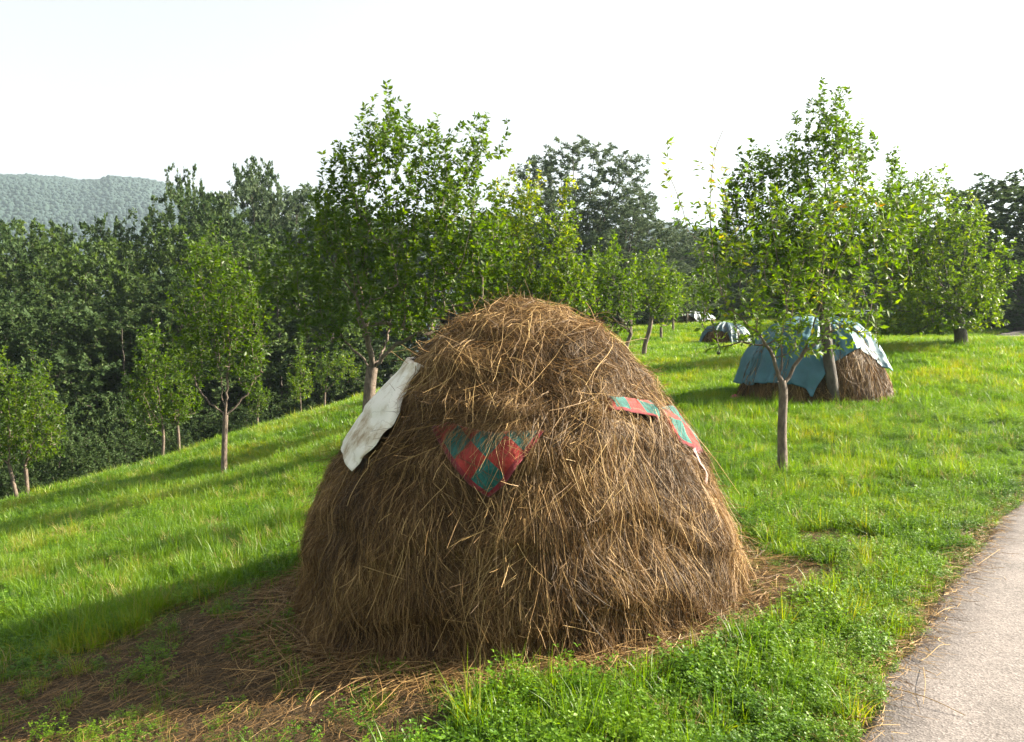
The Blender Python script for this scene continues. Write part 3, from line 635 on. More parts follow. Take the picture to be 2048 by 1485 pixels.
# where the upper layer of hay covers it, the cloth dips under
cloth('patchwork_blanket', BIG, G, np.stack([A_ / SQ, B_ / SQ], -1), M_PATCH, 'red and teal patchwork blanket corner hanging over the front of the big haystack', 0.026, 0.006, 51, show=EX_FRONT)
# blanket on the sunny shoulder
lo = upoly(BIG, [(1200,832),(1250,831),(1292,838),(1325,862),(1358,892),(1394,916)]); lo = np.vstack([lo, lo[-1] + (0.45, -0.10)])
hi = lo + np.array([(0, -.20), (0, -.20), (0, -.22), (0, -.26), (0.0, -.30), (0.05, -.34), (0.05, -.30)])
SHOW_R = np.vstack([upoly(BIG, [(1214,806),(1250,800),(1300,806),(1345,790)]), lo[::-1] + [0, 0.03]]); SHOW_R = np.vstack([SHOW_R[:4], [SHOW_R[3] + (0.6, -0.1)], SHOW_R[4:]])
G = loft(BIG, lo, hi, 60, 24); du = np.linalg.norm(np.diff(G[:, 0] * [1.15, 1], axis=0), axis=1); su = np.r_[0, np.cumsum(du)]
UV = np.stack([np.broadcast_to((su / SQ + 1.3)[:, None], G.shape[:2]), np.broadcast_to(np.linspace(0, 0.28, 24)[None, :] / SQ, G.shape[:2])], -1)
cloth('patchwork_blanket', BIG, G, UV, M_PATCH, 'red and teal patchwork blanket on the sunny right shoulder of the big haystack', 0.03, 0.006, 52, show=[EX_R1 + [0, 0.02], EX_R2 + [0.03, 0.02]])
# stained white sheet on the shaded shoulder
rw = upoly(BIG, [(858,728),(845,742),(816,788),(798,838),(768,890),(740,922),(716,949)])
lw = upoly(BIG, [(800,724),(782,746),(742,798),(716,850),(702,880),(696,900),(697,906)]); lw2 = lw + np.array([(-.55, 0)] * 7)
tq = np.linspace(0, 1, 16)[None, :, None]; Ra = bez(rw, 40)[:, None]; La = bez(lw, 40)[:, None]; Lb = bez(lw2, 40)[:, None]
G = np.concatenate([Ra * (1 - tq) + La * tq, La * (1 - tq[:, 1:]) + Lb * tq[:, 1:]], 1)
UV = np.stack(np.meshgrid(np.linspace(0, 1, 40), np.linspace(0, 1, 31), indexing='ij'), -1)
cloth('white_sheet', BIG, G, UV, M_SHEET, 'stained white cloth sheet over the shaded left shoulder of the big haystack', 0.056, 0.003, 53, 0.0025, calm=0.3, cat='sheet', show=np.vstack([upoly(BIG, [(812,726),(846,738),(812,790),(796,838),(772,892),(725,985),(680,925)]), [EX_WHITE[-2] + (-0.2, 0.05)], [EX_WHITE[-1] + (-0.2, -0.05)]]))
# a red scrap under it, and a strip of crumpled plastic on the right flank
def plain(name, col, rough=0.8, spec=0.3):
    m, N, L, P, O = newmat(name); tc = N.new('ShaderNodeTexCoord'); no = nd(N, 'ShaderNodeTexNoise', Scale=12.0, Detail=6.0); L.new(tc.outputs['Object'], no.inputs['Vector'])
    r = ramp(N, [(0.3, tuple(c * 0.7 for c in col)), (0.7, col)]); L.new(no.outputs['Fac'], r.inputs[0]); L.new(r.outputs[0], P.inputs['Base Color']); P.inputs['Roughness'].default_value = rough; P.inputs['Specular IOR Level'].default_value = spec
    return m
st = upoly(BIG, [(1372,905),(1384,935),(1395,960),(1405,988)]); st2 = st + np.array([(0.035, 0.0), (0.03, 0.0), (0.04, 0), (0.025, 0)])
G = loft(BIG, st, st2, 20, 6); UV = np.stack(np.meshgrid(np.linspace(0, 1, 20), np.linspace(0, 1, 6), indexing='ij'), -1)
cloth('plastic_strip', BIG, G, UV, plain('pale_plastic', (0.30, 0.19, 0.17), 0.6, 0.3), 'narrow pale crumpled plastic strip on the right flank of the big haystack', 0.03, 0.012, 54, 0.002, cat='plastic')

# loose hay on the worn earth and around the foot of the stack
def litter(n, xs, ys, l0, l1, w0, w1, tint, seed, zoff=0.012):
    r = np.random.default_rng(seed); k = 4; a = r.uniform(0, 6.283, n); ln = r.uniform(l0, l1, n); cu = r.normal(0, 0.5, n)
    st_ = np.linspace(0, 1, k); ang = a[:, None] + cu[:, None] * st_[None, :]
    X = xs[:, None] + np.cumsum(np.cos(ang) * ln[:, None] / k, 1); Y = ys[:, None] + np.cumsum(np.sin(ang) * ln[:, None] / k, 1)
    Z = ground(X, Y) + zoff + r.uniform(0, 0.03, n)[:, None] + r.normal(0, 0.22, n)[:, None] * ln[:, None] * (st_ - 0.5)[None, :] * 0.35
    Z = np.maximum(Z, ground(X, Y) + 0.004)
    C = np.stack([X, Y, Z], -1); Nn = np.zeros_like(C); Nn[..., 2] = 1
    return C, r.uniform(w0, w1, n), Nn, np.clip(r.uniform(*tint, n), 0, 1), r.normal(0, 0.6, n)
n = 80000; x = R.uniform(-4.2, 2.6, n); y = R.uniform(2.2, 7.0, n); k = (R.random(n) < bare_mask(x, y) * 1.0) & (np.hypot(x - SC[0], y - SC[1]) > 1.35) & frustum(x, y); x, y = x[k], y[k]
a1 = litter(len(x), x, y, 0.04, 0.20, 0.0013, 0.0030, (0.05, 0.78), 201)
th = R.uniform(-2.4, 2.4, 5000); q = 1.42 + np.abs(R.normal(0, 0.16, 5000)); x, y = SC[0] + q * np.sin(th), SC[1] - q * np.cos(th)
a2 = litter(5000, x, y, 0.12, 0.45, 0.002, 0.0045, (0.15, 0.9), 202, 0.03)
n = 5200; ii = R.integers(20, 110, n); e = ROAD_C[ii] + (ROAD_C[ii + 1] - ROAD_C[ii]) * R.random(n)[:, None] + ROAD_N[ii] * (R.normal(0.0, 0.07, n) + np.abs(R.normal(0, 0.03, n)))[:, None]
a3 = litter(n, e[:, 0], e[:, 1], 0.03, 0.16, 0.0015, 0.0035, (0.2, 1.0), 203, 0.022)
V, Fa, T = [], [], []; n0 = 0
for a in (a1, a2, a3):
    v, f, t = ribbons(*a); V.append(v); Fa.append(f + n0); T.append(t); n0 += len(v)
tag(obj('hay_litter', mesh_from('hay_litter', np.vstack(V), np.vstack(Fa), M_HAY, {'tint': np.concatenate(T)})), 'loose hay scattered over the ground around the big haystack', 'hay', kind='stuff')
# single dry stalks on the asphalt edge
RS = [(((1755,1385),(1850,1420),(1930,1448)), 0.004, 'long dry stalk lying across the corner of the road near the bottom edge'),
      (((1715,1482),(1760,1478),(1800,1468)), 0.003, 'dry stalk lying flat on the road at the bottom edge of the picture'),
      (((1846,1350),(1850,1390),(1846,1425)), 0.0026, 'thin bent dry stalk standing off the grass onto the road'),
      (((1858,1325),(1880,1313),(1900,1304)), 0.003, 'short straw on the road beside the tuft of dry roots'),
      (((1868,1245),(1890,1238),(1910,1226)), 0.003, 'pale straw poking from the grass onto the road'),
      (((1955,1140),(1980,1128),(2000,1108)), 0.003, 'pair of pale straw lengths at the far road edge')]
for pts, r_, lab in RS:
    W_ = [on_ground(*p) for p in pts]; W_ = [w + np.array([0, 0, 0.035 + 0.02 * (j == 1)]) for j, w in enumerate(W_)]; c = W_[0].copy()
    m_ = stalk_mesh(bez([w - c for w in W_], 7), r_ * 0.62, r_ * 0.35, 0.9); tag(obj('straw', m_, None, Vector(c)), lab, 'straw', 'straws on the road edge')

# ---------------------------------------------------------------- trees
def leaf_mesh(P0, D, Nn, ln, wd, tint, mat, name, fold=0.18, quad=True):
    """P0 bases, D directions, Nn face normals; 4 triangles each when quad, else 2"""
    S = np.cross(D, Nn); S /= np.linalg.norm(S, axis=1)[:, None] + 1e-9; U = np.cross(S, D); n = len(P0)
    ln = ln[:, None]; wd = wd[:, None]
    tip = P0 + D * ln - U * ln * 0.16; l_ = P0 + D * ln * 0.45 - S * wd * 0.5; r_ = P0 + D * ln * 0.45 + S * wd * 0.5
    if quad:
        mid = P0 + D * ln * 0.5 - U * wd * fold; V = np.stack([P0, l_, mid, r_, tip], 1).reshape(-1, 3); b = (np.arange(n) * 5)[:, None]
        Fa = np.concatenate([b + [0, 2, 1], b + [1, 2, 4], b + [0, 3, 2], b + [2, 3, 4]]); T = np.repeat(tint, 5)
    else:
        V = np.stack([P0, l_, tip, r_], 1).reshape(-1, 3); b = (np.arange(n) * 4)[:, None]; Fa = np.concatenate([b + [0, 2, 1], b + [0, 3, 2]]); T = np.repeat(tint, 4)
    return mesh_from(name, V, Fa, mat, {'tint': T})

def unit(v): return v / (np.linalg.norm(v, axis=-1, keepdims=True) + 1e-9)

def grow(trunk, limbs, lobes, nsh, seed, r_trunk, leaf=(0.085, 0.042), per_m=60, tips=0.25, tint=(0.1, 0.85), top_yellow=0.0, wood=M_BARK, mat=M_PLUM, quad=True, step=0.09, bare=0.12, droop=0.15, limbk=0.70, rtip=0.0022, maxd=1.6, lowpen=0.9):
    """trunk: world points base->fork; limbs: list of world polylines; lobes: [(centre, radii)]"""
    r = np.random.default_rng(seed); base = np.array(trunk[0], float)
    nodes = []; par = []; polys = []      # polyline = list of node ids
    def add(path, parent):
        ids = []
        for p in path:
            nodes.append(p); par.append(parent); parent = len(nodes) - 1; ids.append(parent)
        return ids
    tl = sum(np.linalg.norm(np.subtract(a, b)) for a, b in zip(trunk[:-1], trunk[1:]))
    tr = bez(trunk, max(6, int(tl / 0.10))); ids = add(tr, -1); polys.append((None, ids)); n_tr = len(ids); fork = np.array(trunk[-1])
    for lb in limbs:
        L_ = np.sum(np.linalg.norm(np.diff(np.array(lb), axis=0), axis=1)); pp = bez(lb, max(4, int(L_ / 0.10)))
        pp = pp + r.normal(0, 0.012, pp.shape); arr = np.array(nodes); j = int(np.argmin(np.linalg.norm(arr - pp[0], axis=1)))
        polys.append((j, add(pp[1:], j)))
    n_lim = len(nodes)
    vol = np.array([np.prod(l[1]) for l in lobes]) ** 0.8; pr = vol / vol.sum(); pick = r.choice(len(lobes), nsh, p=pr)
    cen = np.array([l[0] for l in lobes])[pick]; rad = np.array([l[1] for l in lobes])[pick]
    dv = unit(r.normal(0, 1, (nsh, 3))); tg = cen + dv * rad * (r.random(nsh) ** (1 / 2.4))[:, None]
    tg[:, 2] = np.maximum(tg[:, 2], base[2] + 0.35 * (fork[2] - base[2]))
    order = np.argsort(np.linalg.norm(tg - fork, axis=1)); tg = tg[order]
    LP, LD, LT, LO = [], [], [], []
    cap = 60000; NA = np.zeros((cap, 3)); m = len(nodes); NA[:m] = np.array(nodes)
    zlo = min(l[0][2] - l[1][2] for l in lobes); zhi = max(l[0][2] + l[1][2] for l in lobes)
    for t in tg:
        cand = NA[n_tr - 1:m]; d = np.linalg.norm(cand - t, axis=1); cost = d + lowpen * np.maximum(0, cand[:, 2] - t[2])
        j = int(np.argmin(cost)) + n_tr - 1; p0 = NA[j]; dist = np.linalg.norm(t - p0)
        if dist < 0.06: continue
        k = max(3, int(dist / step)); u = np.linspace(0, 1, k + 1)[1:, None]
        c = p0 + (t - p0) * 0.5 + np.array([0, 0, -0.14 * dist]) + r.normal(0, 0.06 * dist, 3)
        path = (1 - u) ** 2 * p0 + 2 * u * (1 - u) * c + u * u * t
        if r.random() < tips:
            e = t + (t - c) * 0.3 + np.array([r.normal(0, 0.05), r.normal(0, 0.05), r.uniform(0.12, 0.42)]) * (leaf[0] / 0.075) ** 0.7
            q = max(2, int(np.linalg.norm(e - t) / step)); u2 = np.linspace(0, 1, q + 1)[1:, None]; path = np.vstack([path, t + (e - t) * u2 + r.normal(0, 0.008, (q, 3))])
        if m + len(path) >= cap: break
        ids = add(list(path), j); NA[m:m + len(path)] = path; m += len(path); polys.append((j, ids))
        full = np.vstack([p0, path]); sl = np.linalg.norm(np.diff(full, axis=0), axis=1); L_ = sl.sum(); cum = np.r_[0, np.cumsum(sl)]
        nl = int(r.poisson(max(1, per_m * L_ * (1 - bare)))); s = L_ * (bare + (1 - bare) * r.random(nl)); s = np.append(s, [L_] * 3)
        pts = np.stack([np.interp(s, cum, full[:, a]) for a in range(3)], 1); dr = unit(full[-1] - full[max(0, len(full) // 2 - 1)])
        LP.append(pts); LD.append(np.repeat(dr[None], len(s), 0)); LT.append(np.full(len(s), r.uniform(*tint)))
    nodes = np.array(nodes); par = np.array(par); N_ = len(nodes)
    w = np.zeros(N_); child = np.zeros(N_, int)
    np.add.at(child, par[par >= 0], 1); w[child == 0] = 1
    for i_ in range(N_ - 1, 0, -1):
        if par[i_] >= 0: w[par[i_]] += w[i_]
    pexp = math.log(r_trunk / rtip) / math.log(max(w[n_tr - 1], 2)); rad = rtip * np.maximum(w, 1) ** pexp; rad[n_tr:] *= limbk; rad[n_tr:n_lim] = np.maximum(rad[n_tr:n_lim], 0.0036)
    hh = np.linspace(0, 1, n_tr); rad[:n_tr] = r_trunk * (1.08 - 0.12 * hh + 0.35 * np.exp(-hh * n_tr * 0.10 / 0.09))
    tV, tF, bV, bF = [], [], [], []; tn = bn = 0
    for j, ids in polys:
        ii = ids if j is None else [j] + ids
        path = nodes[ii]; rd_ = rad[ii].copy()
        if j is not None: rd_[0] = min(rd_[0], rd_[1] * 1.25) if len(rd_) > 1 else rd_[0]
        if j is None: path = path.copy(); path[0, 2] -= 0.12
        big = rd_.max() > r_trunk * 0.22
        ns = 12 if j is None else (7 if big else 4)
        if len(path) > 4 and not big: path = path[::2] if (len(path) % 2) else np.vstack([path[:-1:2], path[-1:]]); rd_ = rd_[::2] if (len(rd_) % 2) else np.append(rd_[:-1:2], rd_[-1])
        v, f = tube(path, rd_, ns)
        if big: tV.append(v); tF.append(f + tn); tn += len(v)
        else: bV.append(v); bF.append(f + bn); bn += len(v)
    P0 = np.vstack(LP); D0 = np.vstack(LD); T0 = np.concatenate(LT); n_ = len(P0)
    rnd = unit(r.normal(0, 1, (n_, 3))); rnd -= (rnd * D0).sum(1)[:, None] * D0; rnd = unit(rnd)
    D = unit(D0 * r.uniform(0.2, 0.8, n_)[:, None] + rnd * 0.8 + np.array([0, 0, -1]) * r.uniform(-0.3, 0.9, n_)[:, None] * droop * 2)
    Nn = unit(np.array([0, 0, 0.8]) + r.normal(0, 0.65, (n_, 3)) + rnd * 0.3)
    ln = leaf[0] * r.uniform(0.6, 1.25, n_); wd = leaf[1] * r.uniform(0.75, 1.2, n_) * ln / leaf[0]
    ti = np.clip(T0 * 0.65 + r.uniform(0, 0.35, n_) + top_yellow * np.clip((P0[:, 2] - zlo) / (zhi - zlo), 0, 1) ** 2, 0, 1)
    c = base
    out = {'trunk': mesh_from('trunk', np.vstack(tV) - c, np.vstack(tF), wood, None, True), 'crown': leaf_mesh(P0 - c, D, Nn, ln, wd, ti, mat, 'crown', quad=quad)}
    if bV: out['branches'] = mesh_from('branches', np.vstack(bV) - c, np.vstack(bF), wood, None, True)
    return out, c

def plant(name, parts, loc, label, cat='tree', group=None, rz=0.0, sc=(1, 1, 1)):
    root = obj(name, None, None, Vector(loc)); root.rotation_euler = (0, 0, rz); root.scale = sc; root.empty_display_size = 0.3
    for k, me in parts.items():
        q = obj(k, me, root)
        if k == 'branches': q['kind'] = 'stuff'
    tag(root, label, cat, group); return root

def orchard(name, label, Y, trunk, limbs, lobes, nsh, seed, r_trunk, group=None, dz=0.85, limb_depth=1.0, base_ground=True, **kw):
    """all positions given as where they appear, at depth Y; the crown gets its own depth around the trunk"""
    r = np.random.default_rng(seed + 999)
    tp = [at(a, b, Y) for a, b in trunk]; gz = g1(tp[0][0], tp[0][1]); tp[0] = np.array([tp[0][0], tp[0][1], gz - 0.02])
    lim = []
    for lb in limbs:
        pts = []; dy = 0; s = r.uniform(-1, 1)
        for q, (a, b) in enumerate(lb): pts.append(at(a, b, Y + s * limb_depth * 0.32 * q * (1 if len(lb) > 2 else 2) * dz))
        lim.append(pts)
    lob = []
    for (a, b, rx, ry) in lobes:
        mx_ = rx / F * Y; mz = ry / F * Y; depth = max(mx_, 0.45 * mz)
        if rx > 25:
            for s in (-1, 1): lob.append((at(a, b, Y + s * depth * 0.55 * dz), (mx_ * (1 - 0.08 * s), depth * 0.75 * dz, mz)))
        else: lob.append((at(a, b, Y + r.uniform(-0.3, 0.3) * dz), (mx_, mx_, mz)))
    if not limbs:
        f = tp[-1]
        for l in lob[:]:
            if l[1][0] > 0.3: lim.append([f, f + (l[0] - f) * 0.5 + np.array([0, 0, -0.06 * np.linalg.norm(l[0] - f)]), l[0]])
    parts, c = grow(tp, lim, lob, nsh, seed, r_trunk, **kw)
    return plant(name, parts, c, label, 'tree', group)
GO = 'fruit trees of the orchard'
orchard('plum_tree', 'large bushy plum tree right behind the left shoulder of the big haystack', 13.0, [(735,885),(737,820),(741,760),(745,735)],
    [[(745,738),(700,692),(645,668),(605,650)],[(745,738),(735,680),(715,600),(690,500)],[(746,735),(772,685),(785,600),(790,450),(785,320)],[(746,738),(790,692),(850,660),(895,590),(930,500),(958,390)],[(715,600),(660,520),(640,440)]],
    [(785,300,95,85),(783,225,22,42),(900,340,75,75),(958,290,24,72),(1008,300,14,70),(700,380,72,75),(655,460,62,90),(630,570,70,95),(740,500,115,110),(860,460,120,110),(945,500,85,115),(800,610,120,70),(650,650,55,35),(690,330,30,40),(560,560,40,70)], 1750, 301, 0.092, GO, leaf=(0.088, 0.044), per_m=68, tips=0.22, tint=(0.0, 0.75))
orchard('plum_tree', 'yellow-green plum tree rising behind the top of the big haystack', 16.5, [(1075,830),(1075,760),(1078,700)], [],
    [(1050,430,50,75),(1135,440,24,90),(1120,520,55,80),(1010,520,70,90),(1060,590,95,60),(1155,580,50,65),(1000,420,35,60),(960,590,60,60)], 1250, 302, 0.10, GO, per_m=68, tint=(0.25, 0.9), top_yellow=0.3, tips=0.3)
orchard('young_plum_tree', 'bushy young tree leaning beside the right edge of the big haystack', 21.0, [(1246,712),(1254,690),(1262,668)], [],
    [(1225,550,48,62),(1235,630,36,42),(1190,590,36,60),(1262,590,30,50)], 260, 303, 0.05, GO, per_m=64, leaf=(0.10, 0.048), tint=(0.2, 0.7))
orchard('young_plum_tree', 'young tree with thin crooked trunk right of the big haystack top', 22.5, [(1288,718),(1290,690),(1299,660),(1304,625)], [],
    [(1312,560,46,66),(1322,605,42,36),(1285,570,30,50),(1345,580,25,45)], 260, 304, 0.06, GO, per_m=64, leaf=(0.10, 0.048), tint=(0.2, 0.9))
orchard('plum_tree', 'sparse yellowing plum tree on a slim straight trunk in front of the blue covered stack', 8.6, [(1566,954),(1564,860),(1567,790),(1563,762)],
    [[(1563,765),(1542,705),(1505,660),(1440,590),(1400,500)],[(1563,745),(1563,690),(1572,600),(1548,470),(1535,390)],[(1569,772),(1606,708),(1655,672),(1720,625),(1785,560)],[(1612,702),(1645,600),(1695,480),(1730,380)],[(1440,590),(1428,500),(1420,400),(1428,320),(1446,262)],[(1400,500),(1365,430),(1338,350)]],
    [(1450,520,66,85),(1530,450,62,95),(1338,365,12,42),(1430,410,36,60),(1600,520,80,95),(1690,440,80,95),(1765,420,45,65),(1785,530,45,75),(1700,600,95,50),(1560,625,110,40),(1440,625,60,45),(1500,560,60,60),(1420,660,30,40),(1400,470,30,55),(1415,560,40,60),(1350,420,12,40),(1560,665,110,30),(1600,690,90,22),(1660,645,70,30),(1640,500,60,60),(1720,660,60,30),(1480,680,30,24)], 620, 305, 0.044, GO, rtip=0.0019, limbk=0.52, limb_depth=0.3, per_m=46, leaf=(0.080, 0.029), mat=M_YELLOW, tint=(0.05, 0.95), top_yellow=0.12, tips=0.3, droop=0.35, bare=0.2)
orchard('plum_tree', 'tall plum tree with leaning thick trunk standing before the blue tarp', 13.2, [(1670,824),(1665,770),(1656,710),(1650,650),(1640,570)],
    [[(1640,570),(1600,470),(1560,380),(1520,350)],[(1640,570),(1640,450),(1650,350),(1645,240)],[(1640,570),(1700,480),(1740,400),(1760,340)]],
    [(1645,270,62,62),(1650,212,26,26),(1575,340,75,55),(1690,320,62,65),(1495,380,50,55),(1742,290,22,45),(1600,440,110,80),(1470,450,50,70),(1700,460,100,90),(1620,560,100,65),(1790,440,50,85),(1785,330,16,60),(1560,500,80,60),(1820,420,40,60),(1440,500,40,60)], 1800, 306, 0.086, GO, per_m=68, leaf=(0.085, 0.036), tint=(0.0, 0.65), wood=M_DBARK, tips=0.25)
orchard('plum_tree', 'round dense plum tree on the rise near the far bend of the road', 20.0, [(1923,697),(1920,660),(1908,610)], [],
    [(1880,480,85,95),(1825,560,70,90),(1960,540,70,85),(1865,390,42,52),(1800,650,60,55),(1900,600,110,60),(1800,590,50,85),(1760,620,30,60),(1815,440,60,80),(1775,500,50,80),(1790,380,30,50),(1860,650,90,34),(1960,620,60,50),(1995,560,36,55),(1775,690,26,40),(1840,460,60,80),(1940,440,40,50),(1885,350,14,40)], 1650, 307, 0.14, GO, per_m=64, leaf=(0.095, 0.042), tint=(0.25, 0.95), wood=M_DBARK, droop=0.35)
orchard('plum_tree', 'upright orchard tree with a pale forked trunk on the left slope', 14.5, [(448,958),(449,890),(451,830)],
    [[(451,832),(402,785),(372,700),(360,620)],[(451,832),(440,745),(415,640),(400,550)],[(451,830),(456,740),(462,600)],[(452,834),(492,790),(525,725)]],
    [(400,545,48,60),(450,620,82,110),(400,700,68,75),(485,710,60,75),(365,640,36,75),(490,590,40,80),(440,520,36,50),(385,500,14,35),(520,680,30,60)], 620, 308, 0.048, GO, per_m=60, leaf=(0.085, 0.036), tint=(0.05, 0.7), tips=0.3)
orchard('young_plum_tree', 'young tree with slanting trunk at the edge of the wood, left of a twin', 20.0, [(323,926),(327,885),(325,850)], [], [(285,790,42,65),(310,720,40,65),(295,850,36,40)], 220, 309, 0.034, GO, per_m=64, leaf=(0.095, 0.044), tint=(0.1, 0.7))
orchard('young_plum_tree', 'young tree with straight thin trunk at the edge of the wood, right of a twin', 20.5, [(359,922),(357,870),(353,832)], [], [(360,760,42,66),(352,820,46,36),(385,790,25,40)], 220, 310, 0.034, GO, per_m=64, leaf=(0.095, 0.044), tint=(0.15, 0.8))
orchard('young_plum_tree', 'leaning young tree at the extreme left edge of the slope', 16.0, [(36,1004),(26,962),(18,930)], [], [(15,850,55,80),(-30,880,50,60),(20,780,35,50),(0,740,20,40)], 260, 311, 0.034, GO, per_m=60, leaf=(0.085, 0.040), tint=(0.2, 0.85))
orchard('young_plum_tree', 'light green young tree beside the leaning one at the left edge', 16.3, [(55,994),(53,955),(50,930)], [], [(72,820,55,66),(95,870,42,55),(60,900,50,36),(76,755,28,36)], 280, 312, 0.036, GO, per_m=60, leaf=(0.085, 0.040), tint=(0.2, 0.85))
orchard('sapling', 'slender columnar sapling on the left slope below the big plum tree', 26.0, [(601,857),(602,820)], [], [(600,770,26,48),(604,725,16,30)], 130, 313, 0.03, GO, per_m=60, leaf=(0.09, 0.038), tint=(0.3, 0.9))
orchard('sapling', 'small sapling on the crest near the big plum trunk', 29.0, [(648,817),(650,785)], [], [(655,745,34,40),(690,735,30,36)], 140, 314, 0.035, GO, per_m=60, leaf=(0.095, 0.04), tint=(0.3, 0.9))
orchard('sapling', 'small sapling between the pale forked tree and the columnar one', 25.0, [(515,864),(515,832)], [], [(516,800,24,34)], 90, 315, 0.03, GO, per_m=60, leaf=(0.09, 0.038), tint=(0.2, 0.8))
for px, pyb, Y, cxp, cyp, rx, ry, sd, lab in ((1322,697,30,1335,610,30,42,316,'thin sapling in the far sunlit grass, nearest of a row'),(1346,683,34,1352,600,28,45,317,'thin sapling in the far sunlit grass, second of a row'),
        (1374,662,40,1372,590,30,42,318,'far sapling standing before the white covered heap'),(1408,650,44,1420,580,34,45,319,'far sapling just right of the white covered heap'),(1262,680,32,1265,600,26,45,320,'far sapling seen past the right shoulder of the haystack')):
    orchard('sapling', lab, Y, [(px,pyb),(px,pyb-42)], [], [(cxp,cyp,rx,ry)], 110, sd, 0.05, GO, per_m=26, leaf=(0.13, 0.055), tint=(0.15, 0.8), quad=False)
# a plum on the drooping twig of the sparse tree
pv, pf = ico(2); pv = pv * [0.019, 0.019, 0.023] * (1 - 0.06 * np.exp(-((pv[:, :1]) / 0.2) ** 2)); M_FRUIT = plain('plum_skin', (0.035, 0.020, 0.045), 0.45, 0.4)
pb = at(1437, 706, 8.5); fr = obj('plum', mesh_from('plum', pv, pf, M_FRUIT, None, True), None, Vector(pb)); tag(fr, 'single dark plum hanging on a twig left of the slim trunk', 'plum')
tw = [at(1500, 640, 8.5), at(1468, 655, 8.5), at(1446, 680, 8.5), pb + [0, 0, 0.02]]
tv, tf = tube(bez([w - pb for w in tw], 8), np.linspace(0.004, 0.0018, 8), 5); obj('twig', mesh_from('twig', tv, tf, M_BARK, None, True), fr)
n = 12; lp = bez([w - pb for w in tw], n) + R.normal(0, 0.006, (n, 3)); obj('leaves', leaf_mesh(lp, unit(R.normal(0, 1, (n, 3)) + [0, 0, -0.8]), unit(R.normal(0, 1, (n, 3))), np.full(n, 0.07), np.full(n, 0.026), R.uniform(0.4, 0.9, n), M_YELLOW, 'leaves'), fr)

# the wood behind: a few prototypes, each copied and scaled
def proto(lobes, nsh, seed, mat, leaf, H=10.0, wood=M_DBARK, per_m=92, **kw):
    lb = [(np.array([a * H, b * H, c * H]), (ra * H, rb * H, rc_ * H)) for a, b, c, ra, rb, rc_ in lobes]
    f = np.array([0, 0, 0.16 * H]); lim = [[f, f + (l[0] - f) * 0.5 + [0, 0, 0.3], l[0]] for l in lb]
    p, c = grow([(0, 0, 0), (0.02 * H, 0, 0.09 * H), (0, 0, 0.16 * H)], lim, lb, nsh, seed, 0.02 * H, leaf=leaf, per_m=per_m, wood=wood, mat=mat, quad=False, step=0.28, tips=0.0, rtip=0.006, **kw); return p
def crown_lobes(seed, n, w, z0, z1, r0, r1):
    """billows of foliage on the skin of an egg-shaped crown, plus a core"""
    r = np.random.default_rng(seed); out = [(0, 0, (z0 + z1) / 2, w * 0.62, w * 0.62, (z1 - z0) * 0.38)]
    for q in range(n):
        t = (q + 0.5) / n; a = q * 2.4 + r.uniform(-0.4, 0.4); zz = z0 + (z1 - z0) * t; R0 = r.uniform(r0, r1)
        rr_ = w * math.sqrt(max(0.12, 1 - max(0, (t - 0.35) / 0.68) ** 2.2)) * r.uniform(0.75, 1.0) * (0.75 + 0.25 * min(1, t / 0.3))
        out.append((rr_ * math.cos(a), rr_ * math.sin(a), zz, R0 * 1.2, R0 * 1.2, R0 * r.uniform(0.5, 0.72)))
    return out
PR = [proto(crown_lobes(1, 20, .27, .14, .90, .10, .16), 1300, 401, M_DARK, (0.135, 0.090)),
      proto(crown_lobes(2, 17, .29, .12, .89, .11, .18), 1300, 402, M_DARK, (0.135, 0.090)),
      proto(crown_lobes(3, 19, .26, .12, .91, .09, .15), 1250, 403, M_DARK, (0.135, 0.085)),
      proto(crown_lobes(4, 24, .26, .14, .92, .07, .13), 1350, 404, M_WILLOW, (0.15, 0.062)),
      proto([(0,0,.45,.42,.42,.30),(.22,0,.35,.26,.26,.26),(-.24,.05,.38,.26,.26,.28),(0,-.1,.7,.24,.24,.18)], 700, 405, M_DARK, (0.10, 0.065), H=4.0),
      proto(crown_lobes(6, 18, .28, .10, .90, .10, .17), 1250, 406, M_WOOD2, (0.135, 0.085))]
def wood(k, px, pytop, Y, wpx, label, group='trees of the wood behind the orchard', name='woodland_tree', base=None, seed=0):
    t = at(px, pytop, Y); gz = g1(t[0], t[1]) if base is None else base; Hh = t[2] - gz; H0 = 4.0 if k == 4 else 10.0
    sz = Hh / (H0 * (0.90 if k == 4 else 0.97)); sx = (wpx * (1.25 if k == 4 else 2.0) / F * Y) / (H0 * (1.0 if k == 4 else 0.70))
    return plant(name, PR[k], (t[0], t[1], gz - 0.1), label, 'tree' if k != 4 else 'shrub', group, rz=(px * 0.37 + seed) % 6.28, sc=(sx, sx, sz))
WL = ['woodland tree cut by the left edge of the picture, under the hill', 'dark round-topped tree at the far left below the hill', 'narrow dark tree top below the left part of the hill', 'lighter green tree in front of the dip beneath the hill', 'dark tree whose crown stands before the middle of the hill', 'tree top rising against the right half of the hill', 'lighter green tree top just below the right end of the hill', 'tall dark tree breaking the skyline at the right end of the hill', 'dark tree between the two highest tops of the left wood', 'slender pointed tree top, highest of the left part of the wood', 'grey green tree top a little left of the big plum crown', 'grey green tree top touching the left side of the big plum crown', 'dark tree hidden behind the left half of the big plum crown', 'lighter green tree left of the big plum tree, below the skyline', 'low dark tree above the light green young tree at the left edge', 'low dark tree above the two young twin trees', 'dark tree right behind the pale forked orchard tree', 'low dark tree at the left edge behind the leaning young tree', 'dark tree behind the fork of the big plum trunk']
